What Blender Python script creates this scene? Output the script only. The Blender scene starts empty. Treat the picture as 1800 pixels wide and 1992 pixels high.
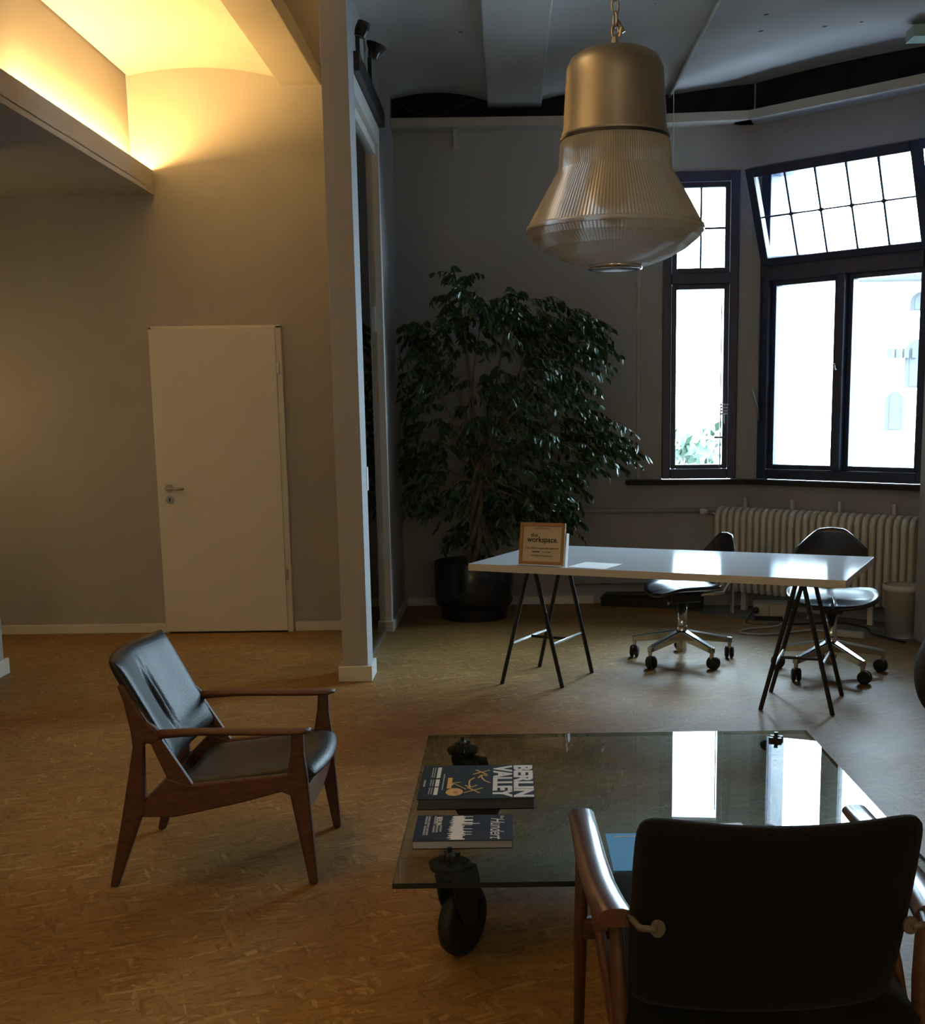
import bpy, bmesh, math, random
from mathutils import Vector, Matrix

# ------------------------------------------------------------------ camera, world, lights, exposure
S = bpy.context.scene
COL = S.collection
CAM_H = 1.45
FPX, PPX, PPY = 2330.0, 995.0, 1182.0
PITCH, ROLL = math.radians(9.3826), 0.0135


def setup_camera():
    cd = bpy.data.cameras.new('camera')
    cam = bpy.data.objects.new('camera', cd)
    COL.objects.link(cam)
    cd.sensor_fit = 'HORIZONTAL'
    cd.sensor_width = 36.0
    cd.lens = FPX / 1800.0 * 36.0
    cd.shift_x = (900 - PPX) / 1800.0
    cd.shift_y = (PPY - 996) / 1800.0
    cd.clip_start = 0.05
    cd.clip_end = 300
    fw = Vector((0, math.cos(PITCH), -math.sin(PITCH)))
    up0 = Vector((0, math.sin(PITCH), math.cos(PITCH)))
    r0 = Vector((1, 0, 0))
    r = r0 * math.cos(ROLL) - up0 * math.sin(ROLL)
    u = r0 * math.sin(ROLL) + up0 * math.cos(ROLL)
    m = Matrix((r, u, -fw)).transposed().to_4x4()
    m.translation = (0, 0, CAM_H)
    cam.matrix_world = m
    S.camera = cam


setup_camera()

SKY = 82.0   # zenith luminance of a standard overcast sky (zenith three times the horizon)
w = bpy.data.worlds.new('overcast_sky')
S.world = w
w.use_nodes = True
bg = w.node_tree.nodes['Background']
bg.inputs[0].default_value = (0.60, 0.80, 1.0, 1)
wt = w.node_tree
w_tc = wt.nodes.new('ShaderNodeTexCoord')
w_sp = wt.nodes.new('ShaderNodeSeparateXYZ')
wt.links.new(w_tc.outputs['Generated'], w_sp.inputs[0])
w_mx = wt.nodes.new('ShaderNodeMath')
w_mx.operation = 'MAXIMUM'
w_mx.inputs[1].default_value = 0.0
wt.links.new(w_sp.outputs['Z'], w_mx.inputs[0])
w_ma = wt.nodes.new('ShaderNodeMath')
w_ma.operation = 'MULTIPLY_ADD'
w_ma.inputs[1].default_value = SKY * 2 / 3
w_ma.inputs[2].default_value = SKY / 3
wt.links.new(w_mx.outputs[0], w_ma.inputs[0])
wt.links.new(w_ma.outputs[0], bg.inputs[1])


def area(name, loc, rot, sx, sy, power, col, portal=False, shape='RECTANGLE'):
    l = bpy.data.lights.new(name, 'AREA')
    l.shape = shape
    l.size = sx
    if shape == 'RECTANGLE':
        l.size_y = sy
    l.energy = power
    l.color = col
    o = bpy.data.objects.new(name, l)
    o.location = loc
    o.rotation_euler = rot
    COL.objects.link(o)
    if portal:
        l.cycles.is_portal = True
    return o


WARM = (1.0, 0.66, 0.30)
# rear: ceiling lamp of the room; mid: unseen fill light added further forward
area('fill_light_mid', (-1.0, 3.4, 3.42), (0, 0, 0), 0.5, 0.5, 6, (1.0, 0.64, 0.27), shape='DISK')
area('ceiling_lamp_rear', (0.3, 0.6, 3.45), (0, 0, 0), 0.5, 0.5, 5, (1.0, 0.70, 0.36), shape='DISK')
# unseen warm fill lights added behind the camera to brighten the far walls
for nm, lx, pw in (('fill_light_left', -1.7, 48), ('fill_light_right', 1.5, 41)):
    sl = bpy.data.lights.new(nm, 'POINT')
    sl.energy = pw
    sl.color = (1.0, 0.76, 0.42)
    sl.shadow_soft_size = 0.2
    so0 = bpy.data.objects.new(nm, sl)
    so0.location = (lx, -2.3, 2.1)
    COL.objects.link(so0)
pl = bpy.data.lights.new('side_lamp', 'POINT')
pl.energy = 6
pl.color = (1.0, 0.62, 0.22)
pl.shadow_soft_size = 0.12
po = bpy.data.objects.new('side_lamp', pl)
po.location = (-3.6, 7.1, 1.55)
COL.objects.link(po)

S.view_settings.view_transform = 'Standard'
S.view_settings.look = 'None'
S.view_settings.exposure = 0.0
S.view_settings.gamma = 1.0
S.view_settings.use_curve_mapping = False
S.cycles.use_denoising = True
S.cycles.max_bounces = 8
S.cycles.diffuse_bounces = 4
S.cycles.glossy_bounces = 3
S.cycles.transmission_bounces = 4
S.cycles.transparent_max_bounces = 12
S.cycles.use_adaptive_sampling = False
S.cycles.sample_clamp_indirect = 8.0
S.cycles.caustics_reflective = False
S.cycles.caustics_refractive = False

# ------------------------------------------------------------------ materials


def new_mat(name):
    m = bpy.data.materials.new(name)
    m.use_nodes = True
    nt = m.node_tree
    b = nt.nodes['Principled BSDF']
    return m, nt, b


def N(nt, t, **kw):
    n = nt.nodes.new(t)
    for k, v in kw.items():
        setattr(n, k, v)
    return n


def pmat(name, col, rough=0.5, metal=0.0, var=0.12, scale=8.0, bump=0.0, bscale=60.0, stretch=None, spec=0.5, coat=0.0, trans=0.0, sheen=0.0):
    m, nt, b = new_mat(name)
    L = nt.links
    tc = N(nt, 'ShaderNodeTexCoord')
    mp = N(nt, 'ShaderNodeMapping')
    if stretch:
        mp.inputs['Scale'].default_value = stretch
    L.new(tc.outputs['Object'], mp.inputs[0])
    nz = N(nt, 'ShaderNodeTexNoise')
    nz.inputs['Scale'].default_value = scale
    nz.inputs['Detail'].default_value = 2
    L.new(mp.outputs[0], nz.inputs['Vector'])
    cr = N(nt, 'ShaderNodeValToRGB')
    c = Vector(col[:3])
    cr.color_ramp.elements[0].position = 0.3
    cr.color_ramp.elements[1].position = 0.7
    cr.color_ramp.elements[0].color = (*(c * (1 - var)), 1)
    cr.color_ramp.elements[1].color = (*[min(1, x) for x in c * (1 + var)], 1)
    L.new(nz.outputs['Fac'], cr.inputs[0])
    L.new(cr.outputs[0], b.inputs['Base Color'])
    b.inputs['Roughness'].default_value = rough
    b.inputs['Metallic'].default_value = metal
    b.inputs['Specular IOR Level'].default_value = spec
    b.inputs['Coat Weight'].default_value = coat
    b.inputs['Coat Roughness'].default_value = 0.15
    b.inputs['Transmission Weight'].default_value = trans
    b.inputs['Sheen Weight'].default_value = sheen
    if bump:
        n2 = N(nt, 'ShaderNodeTexNoise')
        n2.inputs['Scale'].default_value = bscale
        n2.inputs['Detail'].default_value = 1
        L.new(mp.outputs[0], n2.inputs['Vector'])
        bp = N(nt, 'ShaderNodeBump')
        bp.inputs['Strength'].default_value = bump
        bp.inputs['Distance'].default_value = 0.01
        L.new(n2.outputs['Fac'], bp.inputs['Height'])
        L.new(bp.outputs[0], b.inputs['Normal'])
    return m


def thin_glass(name, tint=(0.96, 0.98, 0.97), refl=1.0):
    m, nt, b = new_mat(name)
    L = nt.links
    nt.nodes.remove(b)
    out = nt.nodes['Material Output']
    tr = N(nt, 'ShaderNodeBsdfTransparent')
    nz = N(nt, 'ShaderNodeTexNoise')
    nz.inputs['Scale'].default_value = 1.5
    mx = N(nt, 'ShaderNodeMixRGB')
    mx.inputs[1].default_value = (*tint, 1)
    mx.inputs[2].default_value = (tint[0] * 0.95, tint[1] * 0.96, tint[2] * 0.95, 1)
    L.new(nz.outputs['Fac'], mx.inputs[0])
    L.new(mx.outputs[0], tr.inputs[0])
    gl = N(nt, 'ShaderNodeBsdfGlossy')
    gl.inputs['Roughness'].default_value = 0.01
    fr = N(nt, 'ShaderNodeFresnel')
    fr.inputs['IOR'].default_value = 1.5
    mu = N(nt, 'ShaderNodeMath', operation='MULTIPLY')
    mu.inputs[1].default_value = refl
    L.new(fr.outputs[0], mu.inputs[0])
    ms = N(nt, 'ShaderNodeMixShader')
    L.new(mu.outputs[0], ms.inputs[0])
    L.new(tr.outputs[0], ms.inputs[1])
    L.new(gl.outputs[0], ms.inputs[2])
    L.new(ms.outputs[0], out.inputs['Surface'])
    return m


def osb_mat():
    m, nt, b = new_mat('osb_floor')
    L = nt.links
    tc = N(nt, 'ShaderNodeTexCoord')
    nzv = N(nt, 'ShaderNodeTexNoise', noise_dimensions='2D')
    nzv.inputs['Scale'].default_value = 7
    L.new(tc.outputs['Object'], nzv.inputs['Vector'])
    warp = N(nt, 'ShaderNodeVectorMath', operation='MULTIPLY_ADD')
    warp.inputs[1].default_value = (0.03, 0.03, 0.0)
    L.new(nzv.outputs['Color'], warp.inputs[0])
    L.new(tc.outputs['Object'], warp.inputs[2])
    prev = None
    hs = []
    for i, (ang, sx, sy) in enumerate([(0.15, 15, 80), (-0.50, 17, 90), (0.80, 17, 78), (-1.15, 18, 86), (0.38, 14, 74)]):
        mp = N(nt, 'ShaderNodeMapping', vector_type='TEXTURE')
        mp.inputs['Rotation'].default_value = (0, 0, ang)
        mp.inputs['Scale'].default_value = (1 / sx, 1 / sy, 1)
        mp.inputs['Location'].default_value = (i * 3.7, i * 1.3, 0)
        L.new(warp.outputs[0], mp.inputs[0])
        vo = N(nt, 'ShaderNodeTexVoronoi', voronoi_dimensions='2D')
        vo.inputs['Scale'].default_value = 1.0
        L.new(mp.outputs[0], vo.inputs['Vector'])
        sep = N(nt, 'ShaderNodeSeparateColor')
        L.new(vo.outputs['Color'], sep.inputs[0])
        cr = N(nt, 'ShaderNodeValToRGB')
        e = cr.color_ramp.elements
        e[0].position = 0.0
        e[0].color = (0.224, 0.118, 0.034, 1)
        e[1].position = 1.0
        e[1].color = (0.450, 0.305, 0.130, 1)
        for p, c in ((0.35, (0.302, 0.170, 0.053, 1)), (0.82, (0.336, 0.194, 0.063, 1)), (0.93, (0.385, 0.234, 0.083, 1))):
            x = e.new(p)
            x.color = c
        L.new(sep.outputs[0], cr.inputs[0])
        hs.append(sep.outputs[1])
        if prev is None:
            prev = cr.outputs[0]
        else:
            mx = N(nt, 'ShaderNodeMixRGB')
            st = N(nt, 'ShaderNodeMath', operation='GREATER_THAN')
            st.inputs[1].default_value = 0.66
            L.new(sep.outputs[2], st.inputs[0])
            L.new(st.outputs[0], mx.inputs[0])
            L.new(prev, mx.inputs[1])
            L.new(cr.outputs[0], mx.inputs[2])
            prev = mx.outputs[0]
    big = N(nt, 'ShaderNodeTexNoise', noise_dimensions='2D')
    big.inputs['Scale'].default_value = 1.3
    big.inputs['Detail'].default_value = 3
    L.new(tc.outputs['Object'], big.inputs['Vector'])
    br = N(nt, 'ShaderNodeValToRGB')
    br.color_ramp.elements[0].color = (0.72, 0.70, 0.68, 1)
    br.color_ramp.elements[1].color = (1.08, 1.08, 1.08, 1)
    br.color_ramp.elements[0].position = 0.3
    br.color_ramp.elements[1].position = 0.7
    L.new(big.outputs['Fac'], br.inputs[0])
    mm = N(nt, 'ShaderNodeMixRGB', blend_type='MULTIPLY')
    mm.inputs[0].default_value = 1
    L.new(prev, mm.inputs[1])
    L.new(br.outputs[0], mm.inputs[2])
    fine = N(nt, 'ShaderNodeTexNoise', noise_dimensions='2D')
    fine.inputs['Scale'].default_value = 120
    L.new(tc.outputs['Object'], fine.inputs['Vector'])
    fr = N(nt, 'ShaderNodeValToRGB')
    fr.color_ramp.elements[0].color = (0.82, 0.82, 0.82, 1)
    fr.color_ramp.elements[1].color = (1.1, 1.1, 1.1, 1)
    L.new(fine.outputs['Fac'], fr.inputs[0])
    m2 = N(nt, 'ShaderNodeMixRGB', blend_type='MULTIPLY')
    m2.inputs[0].default_value = 1
    L.new(mm.outputs[0], m2.inputs[1])
    L.new(fr.outputs[0], m2.inputs[2])
    L.new(m2.outputs[0], b.inputs['Base Color'])
    fine.inputs['Detail'].default_value = 1
    bp = N(nt, 'ShaderNodeBump')
    bp.inputs['Strength'].default_value = 0.25
    bp.inputs['Distance'].default_value = 0.003
    L.new(fine.outputs['Fac'], bp.inputs['Height'])
    L.new(bp.outputs[0], b.inputs['Normal'])
    rr = N(nt, 'ShaderNodeMapRange')
    rr.inputs['To Min'].default_value = 0.44
    rr.inputs['To Max'].default_value = 0.62
    L.new(big.outputs['Fac'], rr.inputs[0])
    L.new(rr.outputs[0], b.inputs['Roughness'])
    b.inputs['Specular IOR Level'].default_value = 0.28
    return m


def wood_mat(name, c1, c2, rough=0.35, axis=(1, 1, 1), coat=0.2):
    m, nt, b = new_mat(name)
    L = nt.links
    tc = N(nt, 'ShaderNodeTexCoord')
    mp = N(nt, 'ShaderNodeMapping')
    mp.inputs['Scale'].default_value = axis
    L.new(tc.outputs['Object'], mp.inputs[0])
    nz = N(nt, 'ShaderNodeTexNoise')
    nz.inputs['Scale'].default_value = 6
    nz.inputs['Detail'].default_value = 6
    nz.inputs['Distortion'].default_value = 0.6
    L.new(mp.outputs[0], nz.inputs['Vector'])
    cr = N(nt, 'ShaderNodeValToRGB')
    cr.color_ramp.elements[0].position = 0.3
    cr.color_ramp.elements[1].position = 0.72
    cr.color_ramp.elements[0].color = (*c1, 1)
    cr.color_ramp.elements[1].color = (*c2, 1)
    L.new(nz.outputs['Fac'], cr.inputs[0])
    L.new(cr.outputs[0], b.inputs['Base Color'])
    b.inputs['Roughness'].default_value = rough
    b.inputs['Coat Weight'].default_value = coat
    b.inputs['Coat Roughness'].default_value = 0.25
    return m


def emit_mat(name, col, strength):
    m, nt, b = new_mat(name)
    nz = N(nt, 'ShaderNodeTexNoise')
    nz.inputs['Scale'].default_value = 2
    mx = N(nt, 'ShaderNodeMixRGB')
    mx.inputs[1].default_value = (*col, 1)
    mx.inputs[2].default_value = (*[c * 0.97 for c in col], 1)
    nt.links.new(nz.outputs['Fac'], mx.inputs[0])
    nt.links.new(mx.outputs[0], b.inputs['Emission Color'])
    b.inputs['Emission Strength'].default_value = strength
    return m


M = {}
M['osb'] = osb_mat()
M['old_floor'] = pmat('old_screed', (0.20, 0.20, 0.20), 0.8, var=0.3, scale=6, bump=0.2)
M['wall'] = pmat('grey_wall_paint', (0.43, 0.43, 0.43), 0.85, var=0.03, scale=3, spec=0.25)
def speck(m):
    nt = m.node_tree
    b = nt.nodes['Principled BSDF']
    src = b.inputs['Base Color'].links[0].from_socket
    tc = N(nt, 'ShaderNodeTexCoord')
    vo = N(nt, 'ShaderNodeTexVoronoi')
    vo.inputs['Scale'].default_value = 4.5
    nt.links.new(tc.outputs['Object'], vo.inputs['Vector'])
    lt = N(nt, 'ShaderNodeMath', operation='LESS_THAN')
    lt.inputs[1].default_value = 0.075
    nt.links.new(vo.outputs['Distance'], lt.inputs[0])
    sp = N(nt, 'ShaderNodeSeparateColor')
    nt.links.new(vo.outputs['Color'], sp.inputs[0])
    g = N(nt, 'ShaderNodeMath', operation='GREATER_THAN')
    g.inputs[1].default_value = 0.45
    nt.links.new(sp.outputs[0], g.inputs[0])
    mu = N(nt, 'ShaderNodeMath', operation='MULTIPLY')
    nt.links.new(lt.outputs[0], mu.inputs[0])
    nt.links.new(g.outputs[0], mu.inputs[1])
    mx = N(nt, 'ShaderNodeMixRGB')
    mx.inputs[2].default_value = (0.13, 0.12, 0.11, 1)
    nt.links.new(mu.outputs[0], mx.inputs[0])
    nt.links.new(src, mx.inputs[1])
    nt.links.new(mx.outputs[0], b.inputs['Base Color'])
    return m


M['ceil'] = pmat('ceiling_plaster', (0.54, 0.54, 0.535), 0.9, var=0.05, scale=2.5, spec=0.2)
M['white'] = pmat('white_lacquer', (0.74, 0.73, 0.70), 0.42, var=0.02, scale=4)
M['door'] = pmat('white_door_lacquer', (0.80, 0.785, 0.74), 0.5, var=0.02, scale=3)
M['desk'] = pmat('white_melamine', (0.66, 0.67, 0.69), 0.09, var=0.02, scale=4, spec=0.6)
M['desk_edge'] = pmat('white_edge_band', (0.66, 0.65, 0.63), 0.45, var=0.02)
M['black_steel'] = pmat('black_steel', (0.012, 0.012, 0.014), 0.35, metal=0.0, var=0.2, spec=0.5)
M['black_plastic'] = pmat('black_plastic', (0.015, 0.015, 0.017), 0.4, var=0.2)
M['chrome'] = pmat('chrome', (0.62, 0.62, 0.63), 0.16, metal=1.0, var=0.04, scale=20)
M['steel'] = pmat('brushed_steel', (0.50, 0.49, 0.47), 0.32, metal=1.0, var=0.06, scale=30)
M['dark_shell'] = pmat('dark_moulded_plywood', (0.022, 0.02, 0.026), 0.28, var=0.2, scale=14, coat=0.3)
M['teak'] = wood_mat('teak_frame', (0.055, 0.020, 0.008), (0.105, 0.041, 0.016), 0.55, (3, 3, 12), coat=0.0)
M['arm_teak'] = wood_mat('polished_dark_teak', (0.07, 0.030, 0.018), (0.125, 0.055, 0.032), 0.28, (10, 2, 10), coat=0.5)
M['leather'] = pmat('black_leather', (0.012, 0.0135, 0.016), 0.46, var=0.25, scale=22, bump=0.12, bscale=140, spec=0.35)
M['fabric'] = pmat('dark_wool_fabric', (0.0075, 0.007, 0.0068), 0.95, var=0.25, scale=160, bump=0.3, bscale=500, spec=0.1, sheen=0.05)
M['grey_fabric'] = pmat('dark_grey_fabric', (0.045, 0.045, 0.043), 0.9, var=0.2, scale=160, bump=0.3, bscale=400, spec=0.1)
M['frame_paint'] = pmat('window_paint_blue_haze', (0.028, 0.038, 0.095), 0.38, var=0.2, scale=18)  # blue lens haze put into the colour of the dark frames
M['sill'] = pmat('dark_sill_board', (0.022, 0.018, 0.022), 0.75, var=0.2, scale=12)
M['glass'] = thin_glass('window_glass')
M['part_glass'] = thin_glass('partition_glass', (0.86, 0.89, 0.84))
M['radiator'] = pmat('radiator_enamel', (0.76, 0.74, 0.68), 0.4, var=0.05, scale=8)
M['pot'] = pmat('glossy_black_pot', (0.010, 0.011, 0.015), 0.22, var=0.2, scale=9)
M['soil'] = pmat('potting_soil', (0.03, 0.022, 0.014), 0.95, var=0.5, scale=60, bump=0.8, bscale=90)
M['bark'] = pmat('ficus_bark', (0.13, 0.10, 0.065), 0.85, var=0.3, scale=30, bump=0.4, bscale=60)
M['leaf'] = pmat('ficus_leaf', (0.022, 0.060, 0.016), 0.33, var=0.4, scale=5, spec=0.5)
M['alu'] = pmat('weathered_aluminium', (0.36, 0.345, 0.32), 0.42, metal=0.8, var=0.18, scale=7, stretch=(1, 1, 0.5), bump=0.05)
M['rubber'] = pmat('black_rubber', (0.012, 0.012, 0.012), 0.6, var=0.2)
M['cast_iron'] = pmat('dark_castor_metal', (0.03, 0.031, 0.032), 0.45, metal=0.3, var=0.3)
M['cork'] = pmat('cork_frame', (0.40, 0.22, 0.09), 0.7, var=0.2, scale=120)
M['paper'] = pmat('white_paper', (0.80, 0.80, 0.80), 0.7, var=0.02)
M['cream'] = pmat('cream_card', (0.62, 0.55, 0.43), 0.75, var=0.03)
M['ink'] = pmat('black_ink', (0.012, 0.012, 0.012), 0.6, var=0.1)
M['book_black'] = pmat('black_cover', (0.008, 0.009, 0.009), 0.7, var=0.2, spec=0.1)
M['book_navy'] = pmat('navy_cover', (0.009, 0.010, 0.020), 0.7, var=0.2, spec=0.1)
M['book_white'] = pmat('white_print', (0.72, 0.70, 0.66), 0.5, var=0.03)
M['book_yellow'] = pmat('yellow_print', (0.62, 0.36, 0.04), 0.5, var=0.05)
M['book_red'] = pmat('red_print', (0.45, 0.09, 0.04), 0.5, var=0.05)
M['book_grey'] = pmat('grey_print', (0.26, 0.26, 0.25), 0.5, var=0.05)
M['pages_dark'] = pmat('dark_page_edges', (0.06, 0.062, 0.065), 0.7, var=0.2, scale=20, stretch=(1, 1, 120))
M['pages_light'] = pmat('page_edges', (0.42, 0.44, 0.50), 0.7, var=0.12, scale=20, stretch=(1, 1, 120))
M['blue_card'] = pmat('blue_card', (0.03, 0.32, 0.85), 0.7, var=0.03)
M['bin'] = pmat('white_bin_plastic', (0.60, 0.58, 0.53), 0.5, var=0.04)
M['white_cable'] = pmat('white_cable', (0.5, 0.5, 0.48), 0.5, var=0.05)
M['box_grey'] = pmat('grey_metal_box', (0.33, 0.34, 0.33), 0.5, var=0.06)
M['tray'] = pmat('cream_channel_paint', (0.50, 0.48, 0.42), 0.6, var=0.05)
M['tube'] = emit_mat('warm_tube_glow', (1.0, 0.53, 0.15), 285.0)
M['facade'] = pmat('pale_stone_facade', (0.80, 0.78, 0.72), 0.9, var=0.06, scale=0.8)
M['facade_trim'] = pmat('stone_trim', (0.03, 0.03, 0.03), 0.9, var=0.08, scale=2)
M['facade_glass'] = pmat('facade_window_glass', (0.022, 0.025, 0.028), 0.7, var=0.1)
M['ground'] = pmat('street_ground', (0.17, 0.17, 0.17), 0.95, var=0.15, scale=0.5)
M['tree_leaf'] = pmat('street_tree_leaf', (0.0085, 0.026, 0.0105), 0.6, var=0.4, scale=2)
M['mint'] = pmat('mint_plaster', (0.38, 0.52, 0.44), 0.85, var=0.1)
M['dull_bracket'] = pmat('dull_horn_plastic', (0.11, 0.095, 0.07), 0.5, var=0.15)


def prism_glass():
    m, nt, b = new_mat('ribbed_prismatic_glass')
    L = nt.links
    nt.nodes.remove(b)
    out = nt.nodes['Material Output']
    tc = N(nt, 'ShaderNodeTexCoord')
    nz = N(nt, 'ShaderNodeTexNoise')
    nz.inputs['Scale'].default_value = 5
    L.new(tc.outputs['Object'], nz.inputs['Vector'])
    mx = N(nt, 'ShaderNodeMixRGB')
    mx.inputs[1].default_value = (0.80, 0.775, 0.71, 1)
    mx.inputs[2].default_value = (0.86, 0.845, 0.80, 1)
    L.new(nz.outputs['Fac'], mx.inputs[0])
    df = N(nt, 'ShaderNodeBsdfDiffuse')
    tl = N(nt, 'ShaderNodeBsdfTranslucent')
    gl = N(nt, 'ShaderNodeBsdfGlossy')
    gl.inputs['Roughness'].default_value = 0.22
    L.new(mx.outputs[0], df.inputs[0])
    L.new(mx.outputs[0], tl.inputs[0])
    a = N(nt, 'ShaderNodeMixShader')
    a.inputs[0].default_value = 0.42
    L.new(df.outputs[0], a.inputs[1])
    L.new(tl.outputs[0], a.inputs[2])
    rf = N(nt, 'ShaderNodeBsdfRefraction')
    rf.inputs['Roughness'].default_value = 0.42
    rf.inputs['IOR'].default_value = 1.12
    a2 = N(nt, 'ShaderNodeMixShader')
    a2.inputs[0].default_value = 0.32
    L.new(a.outputs[0], a2.inputs[1])
    L.new(rf.outputs[0], a2.inputs[2])
    a = a2
    fr = N(nt, 'ShaderNodeFresnel')
    fr.inputs['IOR'].default_value = 1.55
    c = N(nt, 'ShaderNodeMixShader')
    L.new(fr.outputs[0], c.inputs[0])
    L.new(a.outputs[0], c.inputs[1])
    L.new(gl.outputs[0], c.inputs[2])
    L.new(c.outputs[0], out.inputs['Surface'])
    return m


M['prism'] = prism_glass()


def table_glass():
    m, nt, b = new_mat('green_tinted_table_glass')
    L = nt.links
    nt.nodes.remove(b)
    out = nt.nodes['Material Output']
    tr = N(nt, 'ShaderNodeBsdfTransparent')
    nz = N(nt, 'ShaderNodeTexNoise')
    nz.inputs['Scale'].default_value = 3
    mx = N(nt, 'ShaderNodeMixRGB')
    mx.inputs[1].default_value = (0.60, 0.69, 0.60, 1)
    mx.inputs[2].default_value = (0.64, 0.72, 0.63, 1)
    L.new(nz.outputs['Fac'], mx.inputs[0])
    L.new(mx.outputs[0], tr.inputs[0])
    gl = N(nt, 'ShaderNodeBsdfGlossy')
    gl.inputs['Roughness'].default_value = 0.0
    fr = N(nt, 'ShaderNodeFresnel')
    fr.inputs['IOR'].default_value = 1.55
    ms = N(nt, 'ShaderNodeMixShader')
    L.new(fr.outputs[0], ms.inputs[0])
    L.new(tr.outputs[0], ms.inputs[1])
    L.new(gl.outputs[0], ms.inputs[2])
    L.new(ms.outputs[0], out.inputs['Surface'])
    return m


M['table_glass'] = table_glass()
M['glass_edge'] = pmat('glass_edge_green', (0.01, 0.022, 0.018), 0.15, var=0.1)

# ------------------------------------------------------------------ mesh helpers
FRAMES = {}


class MB:
    def __init__(s):
        s.v = []
        s.f = []

    def add(s, vs, fs):
        o = len(s.v)
        s.v += [Vector(v) for v in vs]
        s.f += [tuple(i + o for i in f) for f in fs]
        return s

    def box(s, a, b, m=None):
        x0, y0, z0 = a
        x1, y1, z1 = b
        vs = [(x0, y0, z0), (x1, y0, z0), (x1, y1, z0), (x0, y1, z0), (x0, y0, z1), (x1, y0, z1), (x1, y1, z1), (x0, y1, z1)]
        vs = [Vector(v) for v in vs]
        if m:
            vs = [m @ v for v in vs]
        return s.add(vs, [(3, 2, 1, 0), (4, 5, 6, 7), (0, 1, 5, 4), (1, 2, 6, 5), (2, 3, 7, 6), (3, 0, 4, 7)])

    def prism(s, pts, m, t0, t1):
        """polygon pts (a,b) -> m(a,b,t) extruded from t0 to t1"""
        n = len(pts)
        vs = [m(a, b, t0) for a, b in pts] + [m(a, b, t1) for a, b in pts]
        fs = [tuple(range(n))[::-1], tuple(range(n, 2 * n))]
        fs += [(i, (i + 1) % n, n + (i + 1) % n, n + i) for i in range(n)]
        return s.add(vs, fs)

    def sweep(s, rings, cap=True, closed=True):
        n = len(rings[0])
        o = len(s.v)
        for r in rings:
            s.v += [Vector(p) for p in r]
        for i in range(len(rings) - 1):
            for j in range(n if closed else n - 1):
                k = (j + 1) % n
                s.f.append((o + i * n + j, o + i * n + k, o + (i + 1) * n + k, o + (i + 1) * n + j))
        if cap:
            s.f.append(tuple(o + j for j in range(n))[::-1])
            s.f.append(tuple(o + (len(rings) - 1) * n + j for j in range(n)))
        return s

    def tube(s, path, r, n=8, cap=True):
        path = [Vector(p) for p in path]
        rs = r if isinstance(r, (list, tuple)) else [r] * len(path)
        rings = []
        prevx = None
        for i, p in enumerate(path):
            d = (path[min(i + 1, len(path) - 1)] - path[max(i - 1, 0)]).normalized()
            ref = Vector((0, 0, 1)) if abs(d.z) < 0.9 else Vector((1, 0, 0))
            if prevx is None:
                x = d.cross(ref).normalized()
            else:
                x = (prevx - d * prevx.dot(d)).normalized()
            prevx = x
            y = d.cross(x)
            rings.append([p + (x * math.cos(2 * math.pi * k / n) + y * math.sin(2 * math.pi * k / n)) * rs[i] for k in range(n)])
        return s.sweep(rings, cap)

    def lathe(s, prof, c, n=48, rib=0.0, cap=False, m=None):
        rings = []
        for r, z in prof:
            ring = []
            for k in range(n):
                a = 2 * math.pi * k / n
                rr = r + (rib if k % 2 else 0.0)
                p = Vector((c[0] + rr * math.cos(a), c[1] + rr * math.sin(a), c[2] + z))
                ring.append(m @ p if m else p)
            rings.append(ring)
        return s.sweep(rings, cap)

    def grid(s, fn, nu, nv, closed_u=False):
        o = len(s.v)
        for i in range(nu + 1):
            for j in range(nv + 1):
                s.v.append(Vector(fn(i / nu, j / nv)))
        for i in range(nu):
            for j in range(nv):
                a = o + i * (nv + 1) + j
                s.f.append((a, a + nv + 1, a + nv + 2, a + 1))
        return s

    def build(s, name, mat, parent=None, smooth=False, bevel=0.0, seg=2, solid=0.0, subsurf=0, fix=True):
        me = bpy.data.meshes.new(name)
        vs = s.v
        inv = frame_inv(parent)
        if inv is not None:
            vs = [inv @ v for v in vs]
        me.from_pydata([tuple(v) for v in vs], [], s.f)
        if fix:
            bm = bmesh.new()
            bm.from_mesh(me)
            bmesh.ops.recalc_face_normals(bm, faces=bm.faces)
            bm.to_mesh(me)
            bm.free()
        me.materials.append(M[mat] if isinstance(mat, str) else mat)
        o = bpy.data.objects.new(name, me)
        COL.objects.link(o)
        if parent is not None:
            o.parent = parent
        if smooth:
            me.polygons.foreach_set('use_smooth', [True] * len(me.polygons))
        if solid:
            md = o.modifiers.new('solid', 'SOLIDIFY')
            md.thickness = solid
            md.offset = 0
        if bevel:
            md = o.modifiers.new('bevel', 'BEVEL')
            md.width = bevel
            md.segments = seg
            md.limit_method = 'ANGLE'
            md.angle_limit = math.radians(40)
        if subsurf:
            md = o.modifiers.new('sub', 'SUBSURF')
            md.levels = subsurf
            md.render_levels = subsurf
        return o


def frame_inv(p):
    while p is not None:
        if p.name in FRAMES:
            return FRAMES[p.name]
        p = p.parent
    return None


def thing(name, loc, label, cat, rz=0.0, group=None, kind=None):
    o = bpy.data.objects.new(name, None)
    o.empty_display_size = 0.1
    COL.objects.link(o)
    o.location = loc
    o.rotation_euler = (0, 0, rz)
    FRAMES[o.name] = (Matrix.Translation(Vector(loc)) @ Matrix.Rotation(rz, 4, 'Z')).inverted()
    tag(o, label, cat, group, kind)
    return o


def tag(o, label=None, cat=None, group=None, kind=None):
    if label:
        o['label'] = label
    if cat:
        o['category'] = cat
    if group:
        o['group'] = group
    if kind:
        o['kind'] = kind
    return o


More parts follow.
